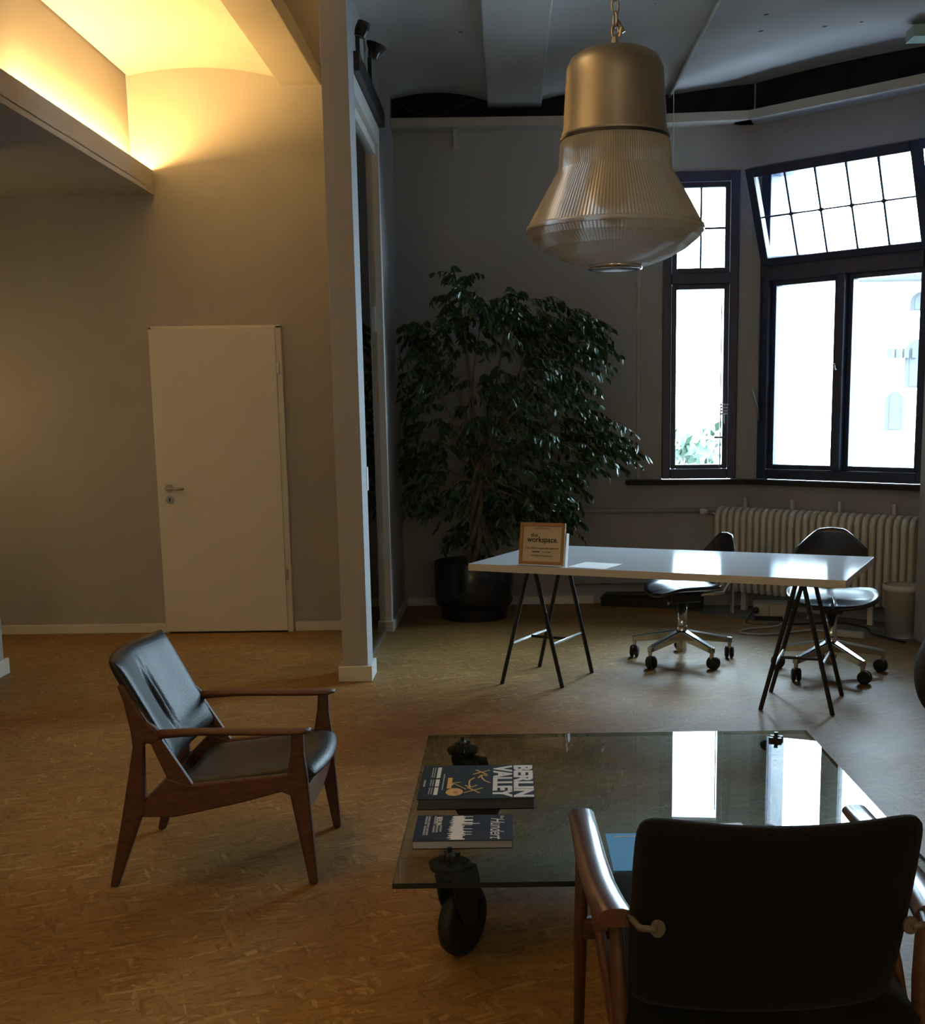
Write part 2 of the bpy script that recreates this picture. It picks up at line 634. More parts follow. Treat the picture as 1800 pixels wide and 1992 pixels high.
def struct(o, label=None):
    o['kind'] = 'structure'
    if label:
        o['label'] = label
    return o


def box(name, a, b, mat, parent=None, bevel=0.0, **kw):
    return MB().box(a, b).build(name, mat, parent, bevel=bevel, **kw)


def text(name, body, size, mat, parent, mtx, align='CENTER', ext=0.0003, shear=0.0, space=1.0, bold=0.0, width=1.0, fit=None):
    cu = bpy.data.curves.new(name, 'FONT')
    cu.body = body
    cu.size = size
    cu.align_x = align
    cu.align_y = 'CENTER'
    cu.extrude = ext
    cu.shear = shear
    cu.space_character = space
    cu.offset = bold
    cu.resolution_u = 3
    o = bpy.data.objects.new(name, cu)
    COL.objects.link(o)
    dg = bpy.context.evaluated_depsgraph_get()
    me = bpy.data.meshes.new_from_object(o.evaluated_get(dg))
    bpy.data.objects.remove(o)
    inv = frame_inv(parent)
    mm = mtx @ Matrix.Diagonal((width, 1, 1, 1))
    if inv is not None:
        mm = inv @ mm
    if fit:
        xs = [v.co.x for v in me.vertices]
        ys = [v.co.y for v in me.vertices]
        fx, fy = fit[0] / (max(xs) - min(xs)), fit[1] / (max(ys) - min(ys))
        me.transform(Matrix.Diagonal((fx, fy, 1, 1)) @ Matrix.Translation((-(max(xs) + min(xs)) / 2, -(max(ys) + min(ys)) / 2, 0)))
    me.transform(mm)
    me.materials.clear()
    me.materials.append(M[mat])
    ob = bpy.data.objects.new(name, me)
    COL.objects.link(ob)
    ob.parent = parent
    return ob


def basis(o, x, y, z=None):
    x = Vector(x).normalized()
    y = Vector(y).normalized()
    z = x.cross(y).normalized() if z is None else Vector(z)
    m = Matrix((x, y, z)).transposed().to_4x4()
    m.translation = Vector(o)
    return m


def smooth_path(pts, n=8):
    pts = [Vector(p) for p in pts]
    out = []
    for i in range(len(pts) - 1):
        a = pts[max(i - 1, 0)]
        b = pts[i]
        c = pts[i + 1]
        d_ = pts[min(i + 2, len(pts) - 1)]
        for k in range(n):
            t = k / n
            out.append(0.5 * ((2 * b) + (c - a) * t + (2 * a - 5 * b + 4 * c - d_) * t * t + (3 * b - a - 3 * c + d_) * t ** 3))
    out.append(pts[-1])
    return out


# ------------------------------------------------------------------ room shell
WT = 0.46
K0 = Vector((0.950, 8.93, 0))
AB, AC = math.radians(6), math.radians(44)
DB, OB = Vector((math.cos(AB), -math.sin(AB), 0)), Vector((math.sin(AB), math.cos(AB), 0))
DC, OC = Vector((math.cos(AC), -math.sin(AC), 0)), Vector((math.sin(AC), math.cos(AC), 0))
KC = K0 + DB * 0.805


def fB(q, z, d):
    return K0 + DB * q + OB * d + Vector((0, 0, z))


def fC(q, z, d):
    return KC + DC * q + OC * d + Vector((0, 0, z))


def fbox(mb, f, q0, q1, z0, z1, d0, d1):
    vs = [f(q0, z0, d0), f(q1, z0, d0), f(q1, z0, d1), f(q0, z0, d1), f(q0, z1, d0), f(q1, z1, d0), f(q1, z1, d1), f(q0, z1, d1)]
    return mb.add(vs, [(3, 2, 1, 0), (4, 5, 6, 7), (0, 1, 5, 4), (1, 2, 6, 5), (2, 3, 7, 6), (3, 0, 4, 7)])


CT = 3.95   # top of walls, hidden above the vaults
# floor: boards up to the bay, old screed under the radiator
mb = MB()
osb = [(-3.9, -3.0), (2.55, -3.0), (2.55, 7.17), (1.18, 8.62), (0.64, 8.93), (-1.2, 8.93), (-3.9, 8.2)]
mb.prism(osb, lambda a, b, t: (a, b, t), -0.06, 0.0)
struct(mb.build('floor', 'osb'), 'oriented strand board floor with coarse wood flakes')
mb = MB()
mb.prism([(2.55, 6.5), (3.2, 6.5), (3.2, 9.4), (0.3, 9.4), (0.64, 8.90), (1.18, 8.60), (2.55, 7.15)], lambda a, b, t: (a, b, t), -0.08, -0.018)
struct(mb.build('floor_bay', 'old_floor'), 'dark grey old screed left bare below the radiator')

struct(box('wall_back_left', (-3.9, 7.95, 0), (-0.80, 8.25, CT), 'wall'), 'grey painted wall with the white door')
struct(box('wall_back', (-1.1, 8.93, 0), (0.96, 9.25, CT), 'wall'), 'grey wall behind the ficus')
struct(box('wall_recess', (-1.1, 8.25, 0), (-0.80, 8.94, CT), 'wall'), 'short grey return wall beside the ficus')
struct(box('wall_left', (-4.1, -3.0, 0), (-3.9, 8.25, CT), 'wall'))
struct(box('wall_rear', (-4.1, -3.2, 0), (2.8, -3.0, CT), 'wall'))
struct(box('wall_right', (2.523, -3.0, 0), (3.0, 7.38, CT), 'wall'), 'wall pier at the right edge of the bay')
struct(box('wall_bay_end', (2.75, 7.30, -0.08), (3.0, 7.95, CT), 'wall'))
struct(box('wall_stub', (-3.9, 6.55, 0), (-2.90, 6.70, 2.85), 'wall'), 'end of a short cross wall at the left edge')

mb = MB()
fbox(mb, fB, -0.02, 0.177, -0.08, CT, 0, WT)
fbox(mb, fB, 0.717, 0.95, -0.08, CT, 0, WT)
fbox(mb, fB, 0.177, 0.717, -0.08, 0.92, 0, WT)
fbox(mb, fB, 0.177, 0.717, 3.10, CT, 0, WT)
struct(mb.build('wall_bay_front', 'wall'), 'grey bay wall around the narrow window')
mb = MB()
fbox(mb, fC, -0.15, 0.085, -0.08, CT, 0, WT)
fbox(mb, fC, 1.375, 1.75, -0.08, CT, 0, WT)
fbox(mb, fC, 0.085, 1.375, -0.08, 0.92, 0, WT)
fbox(mb, fC, 0.085, 1.375, 3.11, CT, 0, WT)
struct(mb.build('wall_bay_side', 'wall'), 'grey bay wall around the wide window')
mb = MB()
mb.prism([(0.935, 8.932), (0.945, 8.918), (0.962, 8.918), (0.968, 8.930)], lambda a, b, t: (a, b, t), 0.93, 3.4)
struct(mb.build('trim_1', 'tray', bevel=0.002), 'pale corner bead beside the narrow window')


# vaulted ceilings: cross sections in X, z swept along Y
def vault(name, secs, y0, y1, label):
    prof = []
    for x0, z0, x1, z1, rise in secs:
        n = 14 if rise else 1
        for k in range(n + 1):
            t = k / n
            prof.append((x0 + (x1 - x0) * t, z0 + (z1 - z0) * t + rise * 4 * t * (1 - t)))
    mb = MB()
    n = len(prof)
    vs = [(x, y0, z) for x, z in prof] + [(x, y1, z) for x, z in prof] + [(x, y0, 4.0) for x, z in prof] + [(x, y1, 4.0) for x, z in prof]
    fs = []
    for i in range(n - 1):
        fs += [(i, i + 1, n + i + 1, n + i), (2 * n + i, 3 * n + i, 3 * n + i + 1, 2 * n + i + 1), (i, 2 * n + i, 2 * n + i + 1, i + 1), (n + i, n + i + 1, 3 * n + i + 1, 3 * n + i)]
    fs += [(0, n, 3 * n, 2 * n), (n - 1, 3 * n - 1, 4 * n - 1, 2 * n - 1)]
    mb.add(vs, fs)
    o = mb.build(name, 'ceil_right' if 'right' in name else 'ceil')
    return struct(o, label)


vault('ceiling_left', [(-2.36, 3.545, -1.41, 3.52, 0.055), (-1.41, 3.52, -1.41, 3.52, 0), (-1.15, 3.58, -0.85, 3.58, 0.0)], -3.0, 7.96, 'shallow vaulted plaster ceiling above the door, lit by the cove')
M['ceil_right'] = speck(pmat('flaked_ceiling_plaster', (0.54, 0.54, 0.535), 0.9, var=0.05, scale=2.5, spec=0.2))
vault('ceiling_right', [(-0.85, 3.60, -0.12, 3.60, 0.06), (0.26, 3.60, 1.12, 3.62, 0.05), (1.20, 3.62, 3.2, 3.60, 0.07)], -3.0, 9.4, 'grey vaulted plaster ceiling of the window side')
struct(box('ceiling_beam', (-1.41, -3.0, 3.475), (-1.15, 7.96, 3.8), 'ceil', bevel=0.006), 'plastered ceiling beam above the door')
struct(box('ceiling_beam', (-0.12, -3.0, 3.555), (0.26, 9.4, 3.8), 'ceil', bevel=0.01), 'flat plastered ceiling beam left of the pendant lamp')

# cove: soffit with raised lip and a warm tube behind it
struct(box('ceiling_soffit', (-3.9, -3.0, 2.825), (-2.235, 7.955, 2.86), 'wall'), 'dropped soffit with dark underside')
struct(box('trim_2', (-2.252, -3.0, 2.855), (-2.235, 7.955, 2.975), 'wall'), 'upright lip of the lit cove')
struct(box('wall_cove', (-2.6, -3.0, 2.855), (-2.372, 7.955, 3.95), 'wall'), 'upper wall washed by the cove light')
for y0, y1, lb in ((6.05, 7.90, 'glowing warm tube lamp hidden in the ceiling cove next to the door wall'), (1.4, 3.3, 'glowing warm tube lamp hidden in the ceiling cove nearer the camera')):
    tb = MB().tube([(-2.312, y0, 2.950), (-2.312, y1, 2.950)], 0.016, 10).build('cove_tube_lamp', 'tube', smooth=True)
    tag(tb, lb, 'lamp', 'tube lamps in the ceiling cove')

# door
d = thing('door_1', (-1.90, 7.93, 0), 'plain white door with lever handle in the grey wall', None, kind='structure')
mb = MB()
mb.box((-2.318, 7.905, 0.0), (-2.296, 7.952, 2.005))
mb.box((-1.500, 7.905, 0.0), (-1.462, 7.952, 2.005))
mb.box((-2.318, 7.905, 1.99), (-1.462, 7.952, 2.010))
mb.build('door_frame', 'door', d, bevel=0.003)
leaf = box('door_leaf', (-2.312, 7.888, 0.012), (-1.497, 7.928, 1.992), 'door', d, bevel=0.004)
box('door_gap', (-2.29, 7.915, 0.001), (-1.50, 7.95, 0.012), 'black_plastic', d)
for z0 in (1.70, 0.352):
    box('hinge', (-1.497, 7.886, z0), (-1.480, 7.912, z0 + 0.072), 'steel', d, bevel=0.003)
rot = Matrix.Rotation(math.pi / 2, 4, 'X')
MB().lathe([(0.001, 0), (0.026, 0), (0.026, 0.008), (0.001, 0.008)], (0, 0, 0), 24, m=Matrix.Translation((-2.236, 7.888, 0.970)) @ rot).build('rosette', 'steel', d, smooth=False)
MB().tube([(-2.236, 7.885, 0.970), (-2.236, 7.842, 0.970), (-2.222, 7.834, 0.970), (-2.128, 7.834, 0.967)], 0.0085, 10).build('lever_handle', 'steel', d, smooth=True)
k = MB().lathe([(0.001, 0), (0.025, 0), (0.025, 0.008), (0.001, 0.008)], (0, 0, 0), 24, m=Matrix.Translation((-2.234, 7.888, 0.895)) @ rot).build('keyhole_plate', 'steel', d)
box('keyhole', (-2.238, 7.878, 0.884), (-2.230, 7.882, 0.906), 'black_plastic', k)

# baseboards
struct(box('baseboard_left', (-3.9, 7.93, 0), (-2.325, 7.952, 0.062), 'white', bevel=0.004))
struct(box('baseboard_left', (-1.455, 7.93, 0), (-0.93, 7.952, 0.062), 'white', bevel=0.004))
struct(box('baseboard_back', (-0.78, 8.908, 0), (0.62, 8.932, 0.062), 'white', bevel=0.004))
struct(box('baseboard_recess', (-0.802, 7.97, 0), (-0.78, 8.932, 0.062), 'white', bevel=0.004))
mb = MB().prism([(-3.9, 6.53), (-2.877, 6.53), (-2.877, 6.72), (-2.899, 6.72), (-2.899, 6.551), (-3.9, 6.551)], lambda a, b, t: (a, b, t), 0, 0.09)
struct(mb.build('baseboard_stub', 'white', bevel=0.004), 'pale skirting at the foot of the short wall')

# glazed partition
struct(box('wall_partition', (-0.923, 6.39, 0), (-0.785, 6.63, 3.70), 'wall', bevel=0.004), 'narrow grey wall end carrying the glass partition')
mb = MB().prism([(-0.945, 6.368), (-0.762, 6.368), (-0.762, 6.60), (-0.786, 6.60), (-0.786, 6.395), (-0.922, 6.395), (-0.922, 6.64), (-0.945, 6.64)], lambda a, b, t: (a, b, t), 0, 0.085)
struct(mb.build('baseboard_partition', 'white', bevel=0.004), 'skirting around the foot of the narrow wall end')
struct(box('wall_over_glass', (-0.905, 6.60, 3.20), (-0.80, 7.96, 3.72), 'wall'), 'strip of grey wall above the glass partition')
gp = thing('glass_partition', (-0.84, 7.25, 0), 'tall glazed partition with pale frame between wall end and door wall', 'partition')
box('header', (-0.853, 6.63, 3.105), (-0.790, 7.90, 3.205), 'white', gp, bevel=0.003)
box('sash_header', (-0.862, 6.63, 3.035), (-0.815, 7.86, 3.095), 'white', gp, bevel=0.003)
box('post', (-0.845, 7.86, 0.07), (-0.795, 7.93, 3.205), 'white', gp, bevel=0.003)
box('post', (-0.893, 7.855, 0.07), (-0.853, 7.93, 3.10), 'white', gp, bevel=0.003)
box('post', (-0.850, 6.63, 0.0), (-0.800, 6.655, 3.205), 'white', gp, bevel=0.003)
box('plinth_block', (-0.905, 7.84, 0), (-0.785, 7.93, 0.072), 'white', gp, bevel=0.004)
box('bottom_rail', (-0.852, 6.63, 0), (-0.828, 7.85, 0.03), 'steel', gp, bevel=0.003)
box('pane', (-0.844, 6.655, 0.03), (-0.836, 7.855, 3.04), 'part_glass', gp)
for z0 in (1.95, 0.5):
    MB().tube([(-0.848, 7.845, z0), (-0.848, 7.845, z0 + 0.16)], 0.009, 8).build('hinge', 'white', gp)
box('strike_plate', (-0.803, 6.60, 1.02), (-0.781, 6.66, 1.15), 'white', gp, bevel=0.003)

tr = thing('light_track', (-0.79, 7.2, 3.207), 'black lighting track with two small uplights above the glass partition', 'track light')
box('rail', (-0.800, 6.64, 3.21), (-0.755, 7.93, 3.31), 'black_steel', tr, bevel=0.004)
for (yy, zz, hx) in ((6.75, 3.44, 0.035), (7.32, 3.49, 0.06)):
    hd = MB()
    mtx = Matrix.Translation((-0.757 + hx * 0.2, yy, zz)) @ Matrix.Rotation(math.radians(20), 4, 'Y')
    hd.lathe([(0.002, -0.035), (0.03, -0.035), (0.038, 0.0), (hx, 0.035), (hx, 0.042), (0.002, 0.030)], (0, 0, 0), 18, m=mtx)
    h = hd.build('lamp_head', 'black_steel', tr, smooth=False)
    MB().tube([(-0.775, yy, 3.30), (-0.775, yy, zz - 0.03)], 0.012, 8).build('stem', 'black_steel', tr)

# cable channel along the top of the wall and bay
mb = MB()
mb.box((-0.80, 8.77, 3.40), (0.95, 8.935, 3.462))
mb.prism([(0.95, 8.77), (0.95, 8.935), (KC.x, KC.y + 0.005), (KC.x - 0.05, KC.y - 0.165)], lambda a, b, t: (a, b, t), 3.40, 3.462)
fbox(mb, fC, -0.08, 1.42, 3.40, 3.462, -0.165, 0.005)
mb.box((2.60, 6.2, 3.40), (2.76, 7.83, 3.462))
ct = mb.build('cable_channel', 'tray', bevel=0.004)
tag(ct, 'cream cable channel running around the top of bay wall', 'cable channel')
br = MB().box((-0.365, 8.86, 3.29), (-0.345, 8.93, 3.41)).box((-0.375, 8.915, 3.27), (-0.335, 8.932, 3.31)).build('channel_bracket', 'tray', ct, bevel=0.002)
# near-black strip set on the wall above the channel
M['dark_strip'] = pmat('dark_wall_strip', (0.022, 0.022, 0.028), 0.95, var=0.4, scale=5, bump=0.3, spec=0.1)
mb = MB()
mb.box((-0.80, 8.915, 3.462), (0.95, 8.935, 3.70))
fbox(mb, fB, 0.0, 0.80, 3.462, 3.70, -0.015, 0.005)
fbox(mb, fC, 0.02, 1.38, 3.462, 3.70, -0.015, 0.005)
struct(mb.build('trim_4', 'dark_strip'), 'dark strip on the wall above the cable channel')
# loose wires above the channel
for i, pts in enumerate(([(-0.78, 3.60), (-0.60, 3.50), (-0.42, 3.50), (-0.25, 3.58), (-0.2, 3.6)], [(-0.30, 3.56), (-0.18, 3.50), (-0.05, 3.465)], [(-0.22, 3.56), (-0.08, 3.49), (0.1, 3.465)])):
    wv = smooth_path([(a, 8.85 + 0.01 * i, b) for a, b in pts], 6)
    wo = MB().tube(wv, 0.005, 6).build('loose_cable', 'cast_iron', smooth=True)
    tag(wo, ['thin grey cable sagging from the ceiling corner above cable channel', 'short grey cable slanting onto the channel, nearer the ficus side', 'short grey cable slanting onto the channel, nearer the beam'][i], 'cable', 'cables above the channel')
cd_ = MB().tube([(1.155, 5.2, 3.60), (1.155, 8.85, 3.60)], 0.014, 8).build('ceiling_conduit', 'tray', smooth=True)
tag(cd_, 'straight cream conduit running along the ceiling right of pendant lamp', 'conduit')
bc = MB().tube([(1.17, 8.74, 3.60), (1.17, 8.735, 2.95)], 0.003, 6).build('blind_cord', 'white_cable')
tag(bc, 'thin pale cord hanging from ceiling behind the pendant lamp', 'cord')
mt = box('trim_3', (2.40, 7.45, 3.575), (2.75, 7.60, 3.64), 'mint')
struct(mt, 'mint green plaster patch at the ceiling corner')

# ------------------------------------------------------------------ windows


def winbox(name, f, q0, q1, z0, z1, d0, d1, mat, parent, bevel=0.004):
    return fbox(MB(), f, q0, q1, z0, z1, d0, d1).build(name, mat, parent, bevel=bevel)


w1 = thing('window_1', (*(K0 + DB * 0.447).to_2d(), 0.93), 'tall narrow dark window with four-pane top light', None, kind='structure')
fm = MB()
fbox(fm, fB, 0.177, 0.240, 0.93, 3.10, -0.02, 0.10)
fbox(fm, fB, 0.654, 0.717, 0.93, 3.10, -0.02, 0.10)
fbox(fm, fB, 0.240, 0.654, 0.93, 1.00, -0.02, 0.10)
fbox(fm, fB, 0.240, 0.654, 3.03, 3.10, -0.02, 0.10)
fm.build('window_frame', 'frame_paint', w1, bevel=0.006)
winbox('transom', fB, 0.240, 0.654, 2.325, 2.40, -0.03, 0.10, 'frame_paint', w1)


def sash(f, q0, q1, z0, z1, wd, dd0, dd1, parent, glass_d, name='sash', bottom=None):
    m = MB()
    bt = bottom or wd
    fbox(m, f, q0, q0 + wd, z0, z1, dd0, dd1)
    fbox(m, f, q1 - wd, q1, z0, z1, dd0, dd1)
    fbox(m, f, q0 + wd, q1 - wd, z0, z0 + bt, dd0, dd1)
    fbox(m, f, q0 + wd, q1 - wd, z1 - wd, z1, dd0, dd1)
    return m.build(name, 'frame_paint', parent, bevel=0.005)


s1 = sash(fB, 0.242, 0.652, 1.002, 2.325, 0.036, 0.01, 0.085, w1, 0.05, 'sash', 0.03)
winbox('pane', fB, 0.278, 0.616, 1.030, 2.289, 0.045, 0.051, 'glass', s1, 0)
s2 = sash(fB, 0.242, 0.652, 2.402, 3.028, 0.036, 0.01, 0.085, w1, 0.05, 'sash', 0.036)
for i in range(2):
    for j in range(2):
        winbox('pane', fB, 0.280 + i * 0.169, 0.280 + i * 0.169 + 0.165, 2.440 + j * 0.277, 2.440 + j * 0.277 + 0.273, 0.045, 0.051, 'glass', s2, 0)
mm = MB()
fbox(mm, fB, 0.440, 0.454, 2.438, 2.992, 0.040, 0.056)
fbox(mm, fB, 0.278, 0.616, 2.708, 2.722, 0.040, 0.056)
mm.build('muntin', 'frame_paint', s2)
hm = MB().tube([fB(0.634, 1.23, 0.01), fB(0.634, 1.23, -0.05), fB(0.555, 1.232, -0.055)], 0.008, 8).build('window_handle', 'steel', w1, smooth=True)
MB().tube([fB(0.60, 1.0, 0.0), fB(0.60, 2.2, 0.0)], 0.004, 6).build('locking_rod', 'steel', w1)

# hanging charm on the narrow window
ch = thing('hanging_charm', tuple(fB(0.63, 1.35, -0.03)), 'small white lacy charm hanging on the narrow window sash', 'ornament')
mb = MB()
random.seed(4)
for i in range(4):
    for j in range(4):
        c = fB(0.605 + i * 0.014 + random.uniform(-.003, .003), 1.40 + j * 0.022, -0.032)
        mb.lathe([(0.001, -0.008), (0.008, -0.004), (0.008, 0.004), (0.001, 0.008)], c, 8)
mb.build('lace', 'paper', ch, smooth=True)
MB().tube([fB(0.627, 1.40, -0.032), fB(0.627, 1.33, -0.032)], 0.004, 6).build('tassel', 'paper', ch)

w2 = thing('window_2', (*(KC + DC * 0.73).to_2d(), 0.93), 'wide dark casement window with tilted leaded top light', None, kind='structure')
fm = MB()
fbox(fm, fC, 0.085, 0.160, 0.93, 3.11, -0.02, 0.12)
fbox(fm, fC, 1.305, 1.375, 0.93, 3.11, -0.02, 0.12)
fbox(fm, fC, 0.160, 1.305, 0.93, 1.00, -0.02, 0.12)
fbox(fm, fC, 0.160, 1.305, 3.045, 3.11, -0.02, 0.12)
fm.build('window_frame', 'frame_paint', w2, bevel=0.006)
winbox('mullion', fC, 0.69, 0.755, 1.00, 2.33, -0.035, 0.11, 'frame_paint', w2, 0.008)
winbox('transom', fC, 0.160, 1.305, 2.325, 2.455, -0.03, 0.12, 'frame_paint', w2)
for q0, q1 in ((0.16, 0.69), (0.755, 1.305)):
    ss = sash(fC, q0, q1, 1.002, 2.325, 0.036, 0.02, 0.10, w2, 0.06, 'sash', 0.032)
    winbox('pane', fC, q0 + 0.036, q1 - 0.036, 1.034, 2.289, 0.055, 0.061, 'glass', ss, 0)
MB().tube([fC(0.722, 1.69, -0.03), fC(0.722, 1.69, -0.075), fC(0.722, 1.73, -0.085)], 0.009, 8).build('window_handle', 'steel', w2, smooth=True)
MB().tube([fC(0.105, 1.35, -0.03), fC(0.105, 1.44, -0.05), fC(0.105, 1.58, -0.13)], 0.007, 8).build('tilt_lever', 'steel', w2, smooth=True)
MB().tube([fC(0.10, 1.35, -0.028), fC(0.10, 2.35, -0.028)], 0.006, 6).build('lever_rod', 'frame_paint', w2)
# tilted hopper sash
TILT = math.radians(20.5)


def fH(q, h, d):
    z = 2.43 + h * math.cos(TILT) + d * math.sin(TILT)
    dd = -0.035 - h * math.sin(TILT) + d * math.cos(TILT)
    return fC(q, z, dd)


hs = MB()
HH = 0.665
fbox(hs, fH, 0.115, 0.175, 0, HH, -0.02, 0.04)
fbox(hs, fH, 1.30, 1.36, 0, HH, -0.02, 0.04)
fbox(hs, fH, 0.175, 1.30, 0, 0.05, -0.02, 0.04)
fbox(hs, fH, 0.175, 1.30, HH - 0.06, HH, -0.02, 0.04)
hop = hs.build('tilted_sash', 'frame_paint', w2, bevel=0.005)
cw = (1.30 - 0.175) / 5
rh = (HH - 0.11) / 2
for i in range(5):
    for j in range(2):
        q0 = 0.175 + i * cw
        h0 = 0.05 + j * rh
        winbox('pane', fH, q0 + 0.002, q0 + cw - 0.002, h0 + 0.002, h0 + rh - 0.002, 0.008, 0.013, 'glass', hop, 0)
mm = MB()
for i in range(1, 5):
    q = 0.175 + i * cw
    fbox(mm, fH, q - 0.007, q + 0.007, 0.05, HH - 0.06, 0.004, 0.016)
fbox(mm, fH, 0.175, 1.30, 0.05 + rh - 0.005, 0.05 + rh + 0.005, 0.004, 0.016)
for i in range(1, 5):
    q = 0.175 + i * cw
    h = 0.05 + rh
    star = []
    for kk in range(8):
        a = kk * math.pi / 4
        r = 0.030 if kk % 2 == 0 else 0.013
        star.append((q + r * math.cos(a), h + r * math.sin(a)))
    mm.prism(star, fH, 0.002, 0.018)
mm.build('muntin', 'frame_paint', hop)
sb = MB()
sb.prism([(0.86, 8.83), (0.86, 8.935), (0.95, 8.94), (KC.x, KC.y + 0.01), (KC.x - 0.04, KC.y - 0.082)], lambda a, b, t: (a, b, t), 0.890, 0.925)
sill = sb.build('window_sill', 'sill', bevel=0.004)
fbox(MB(), fC, -0.055, 1.40, 0.890, 0.925, -0.09, 0.02).build('window_sill', 'sill', bevel=0.004)
for o in [x for x in bpy.data.objects if x.name.startswith('window_sill')]:
    struct(o, 'dark window sill board')

for (nm, f, q0, q1, z0, z1) in (('portal_narrow', fB, 0.177, 0.717, 0.93, 3.10), ('portal_wide', fC, 0.085, 1.375, 0.93, 3.11)):
    c = (f(q0, z0, WT + 0.02) + f(q1, z1, WT + 0.02)) / 2
    out = OB if f is fB else OC
    a = area(nm, c, (0, 0, 0), q1 - q0, z1 - z0, 1, (1, 1, 1), portal=True)
    a.rotation_euler = out.to_track_quat('Z', 'Y').to_euler()

# ------------------------------------------------------------------ outdoors
gr = box('ground', (-40, 9.6, -7.2), (70, 80, -7.0), 'ground')
struct(gr, 'pale street ground below the windows')
FY = 26.0
bd = thing('building', (9.0, FY, -7), 'pale overexposed stone building seen through the wide window', 'building')
box('facade_wall', (7.0, FY, -7), (11.6, FY + 6, 4.6), 'facade', bd)
box('cornice', (6.8, FY - 0.5, 4.0), (11.8, FY, 4.25), 'facade_trim', bd)
rf = MB().add([(6.7, FY - 0.7, 4.6), (11.9, FY - 0.7, 4.6), (11.9, FY + 3, 6.2), (6.7, FY + 3, 6.2), (11.9, FY + 3, 4.6), (6.7, FY + 3, 4.6)], [(0, 1, 2, 3), (1, 4, 2), (0, 3, 5), (5, 3, 2, 4), (0, 5, 4, 1)])
rf.build('roof', 'facade', bd)


def arch(cx, z0, w_, h_, n=8):
    pts = [(cx - w_ / 2, z0), (cx + w_ / 2, z0), (cx + w_ / 2, z0 + h_ - w_ / 2)]
    for i in range(1, n):
        a = math.pi * i / n
        pts.append((cx + w_ / 2 * math.cos(a), z0 + h_ - w_ / 2 + w_ / 2 * math.sin(a)))
    pts.append((cx - w_ / 2, z0 + h_ - w_ / 2))
    return pts


for (cx, z0, w_, h_) in ((8.25, 0.9, 0.36, 1.2), (8.72, 1.8, 0.6, 1.5), (9.5, 1.8, 0.6, 1.5), (8.15, -0.2, 0.4, 0.45), (8.6, -0.3, 0.36, 0.6), (9.0, -0.3, 0.36, 0.6), (8.75, 3.4, 0.5, 0.5), (9.6, 3.4, 0.5, 0.5), (10.4, 1.8, 0.6, 1.5)):
    w_, h_ = w_ * 0.62, h_ * 0.62
    fo = MB().prism(arch(cx, z0, w_ + 0.16, h_ + 0.08), lambda a, b, t: (a, t, b), FY - 0.06, FY + 0.02).build('window', 'facade_trim', bd)
    MB().prism(arch(cx, z0 + 0.03, w_, h_), lambda a, b, t: (a, t, b), FY - 0.07, FY + 0.0).build('pane', 'facade_glass', fo)
for i in range(4):
    box('bracket', (8.05 + i * 0.17, FY - 0.14, 2.42), (8.15 + i * 0.17, FY, 2.62), 'facade_trim', bd)

random.seed(11)
st = thing('street_tree', (2.9, 17, -7), 'green street tree seen low through the narrow window', 'tree')
MB().tube([(2.9, 17, -7), (2.95, 17.05, -4), (2.85, 17, -1.0)], [0.22, 0.17, 0.08], 10).build('trunk', 'bark', st)
mb = MB()
for i in range(1500):
    a, bb = random.uniform(0, 2 * math.pi), random.uniform(-1, 1)
    r = random.uniform(0.5, 1) ** 0.5
    p = Vector((2.9 + 1.2 * r * math.cos(a) * math.sqrt(1 - bb * bb), 17 + 1.2 * r * math.sin(a) * math.sqrt(1 - bb * bb), -0.55 + 1.9 * r * bb))
    n1 = Vector((random.gauss(0, 1), random.gauss(0, 1), random.gauss(0, 1))).normalized()
    n2 = n1.orthogonal().normalized()
    s_ = random.uniform(0.09, 0.16)
    mb.add([p - n1 * s_, p + n2 * s_ * 0.5, p + n1 * s_, p - n2 * s_ * 0.5], [(0, 1, 2, 3)])
fl = mb.build('foliage', 'tree_leaf', st, fix=False)
fl['kind'] = 'stuff'

# ------------------------------------------------------------------ radiator
rd = thing('radiator', tuple(fC(0.65, 0, -0.16) + Vector((0, 0, -0.018))), 'cream ribbed radiator under the wide window', 'radiator')
pitch_ = 0.0555
prof = [(-0.075, 0.15), (-0.062, 0.12), (0.062, 0.12), (0.075, 0.15), (0.075, 0.665), (0.055, 0.715), (0.02, 0.735), (-0.02, 0.735), (-0.055, 0.715), (-0.075, 0.665)]
base_sec = None
nsec = 28
for i in range(nsec):
    q = -0.095 + i * pitch_
    pos = fC(q, 0, -0.185)
    if base_sec is None:
        m = MB()
        rings = []
        for t, sc in ((-0.019, 0.80), (-0.0145, 0.93), (0.0, 1.0), (0.0145, 0.93), (0.019, 0.80)):
            rings.append([pos + DC * t + OC * (a * sc) + Vector((0, 0, 0.42 + (z - 0.42) * (0.965 + 0.035 * (sc - .8) * 5))) for a, z in prof])
        m.sweep(rings)
        base_sec = m.build('section', 'radiator', rd, smooth=False, bevel=0.004, seg=1)
        base_q = q
    else:
        o = base_sec.copy()
        COL.objects.link(o)
        o.location = DC * (q - base_q)
mb = MB()
mb.tube([fC(-0.10, 0.655, -0.185), fC(1.40, 0.655, -0.185)], 0.021, 10)
mb.tube([fC(-0.10, 0.18, -0.185), fC(1.40, 0.18, -0.185)], 0.021, 10)
mb.build('connecting_pipe', 'radiator', rd, smooth=True)
for q in (0.03, 0.42, 0.79, 1.19):
    winbox('wall_hook', fC, q - 0.012, q + 0.012, 0.68, 0.795, -0.075, -0.055, 'white', rd, 0.003)
winbox('heat_meter', fC, 0.515, 0.545, 0.50, 0.62, -0.282, -0.258, 'paper', rd, 0.004)
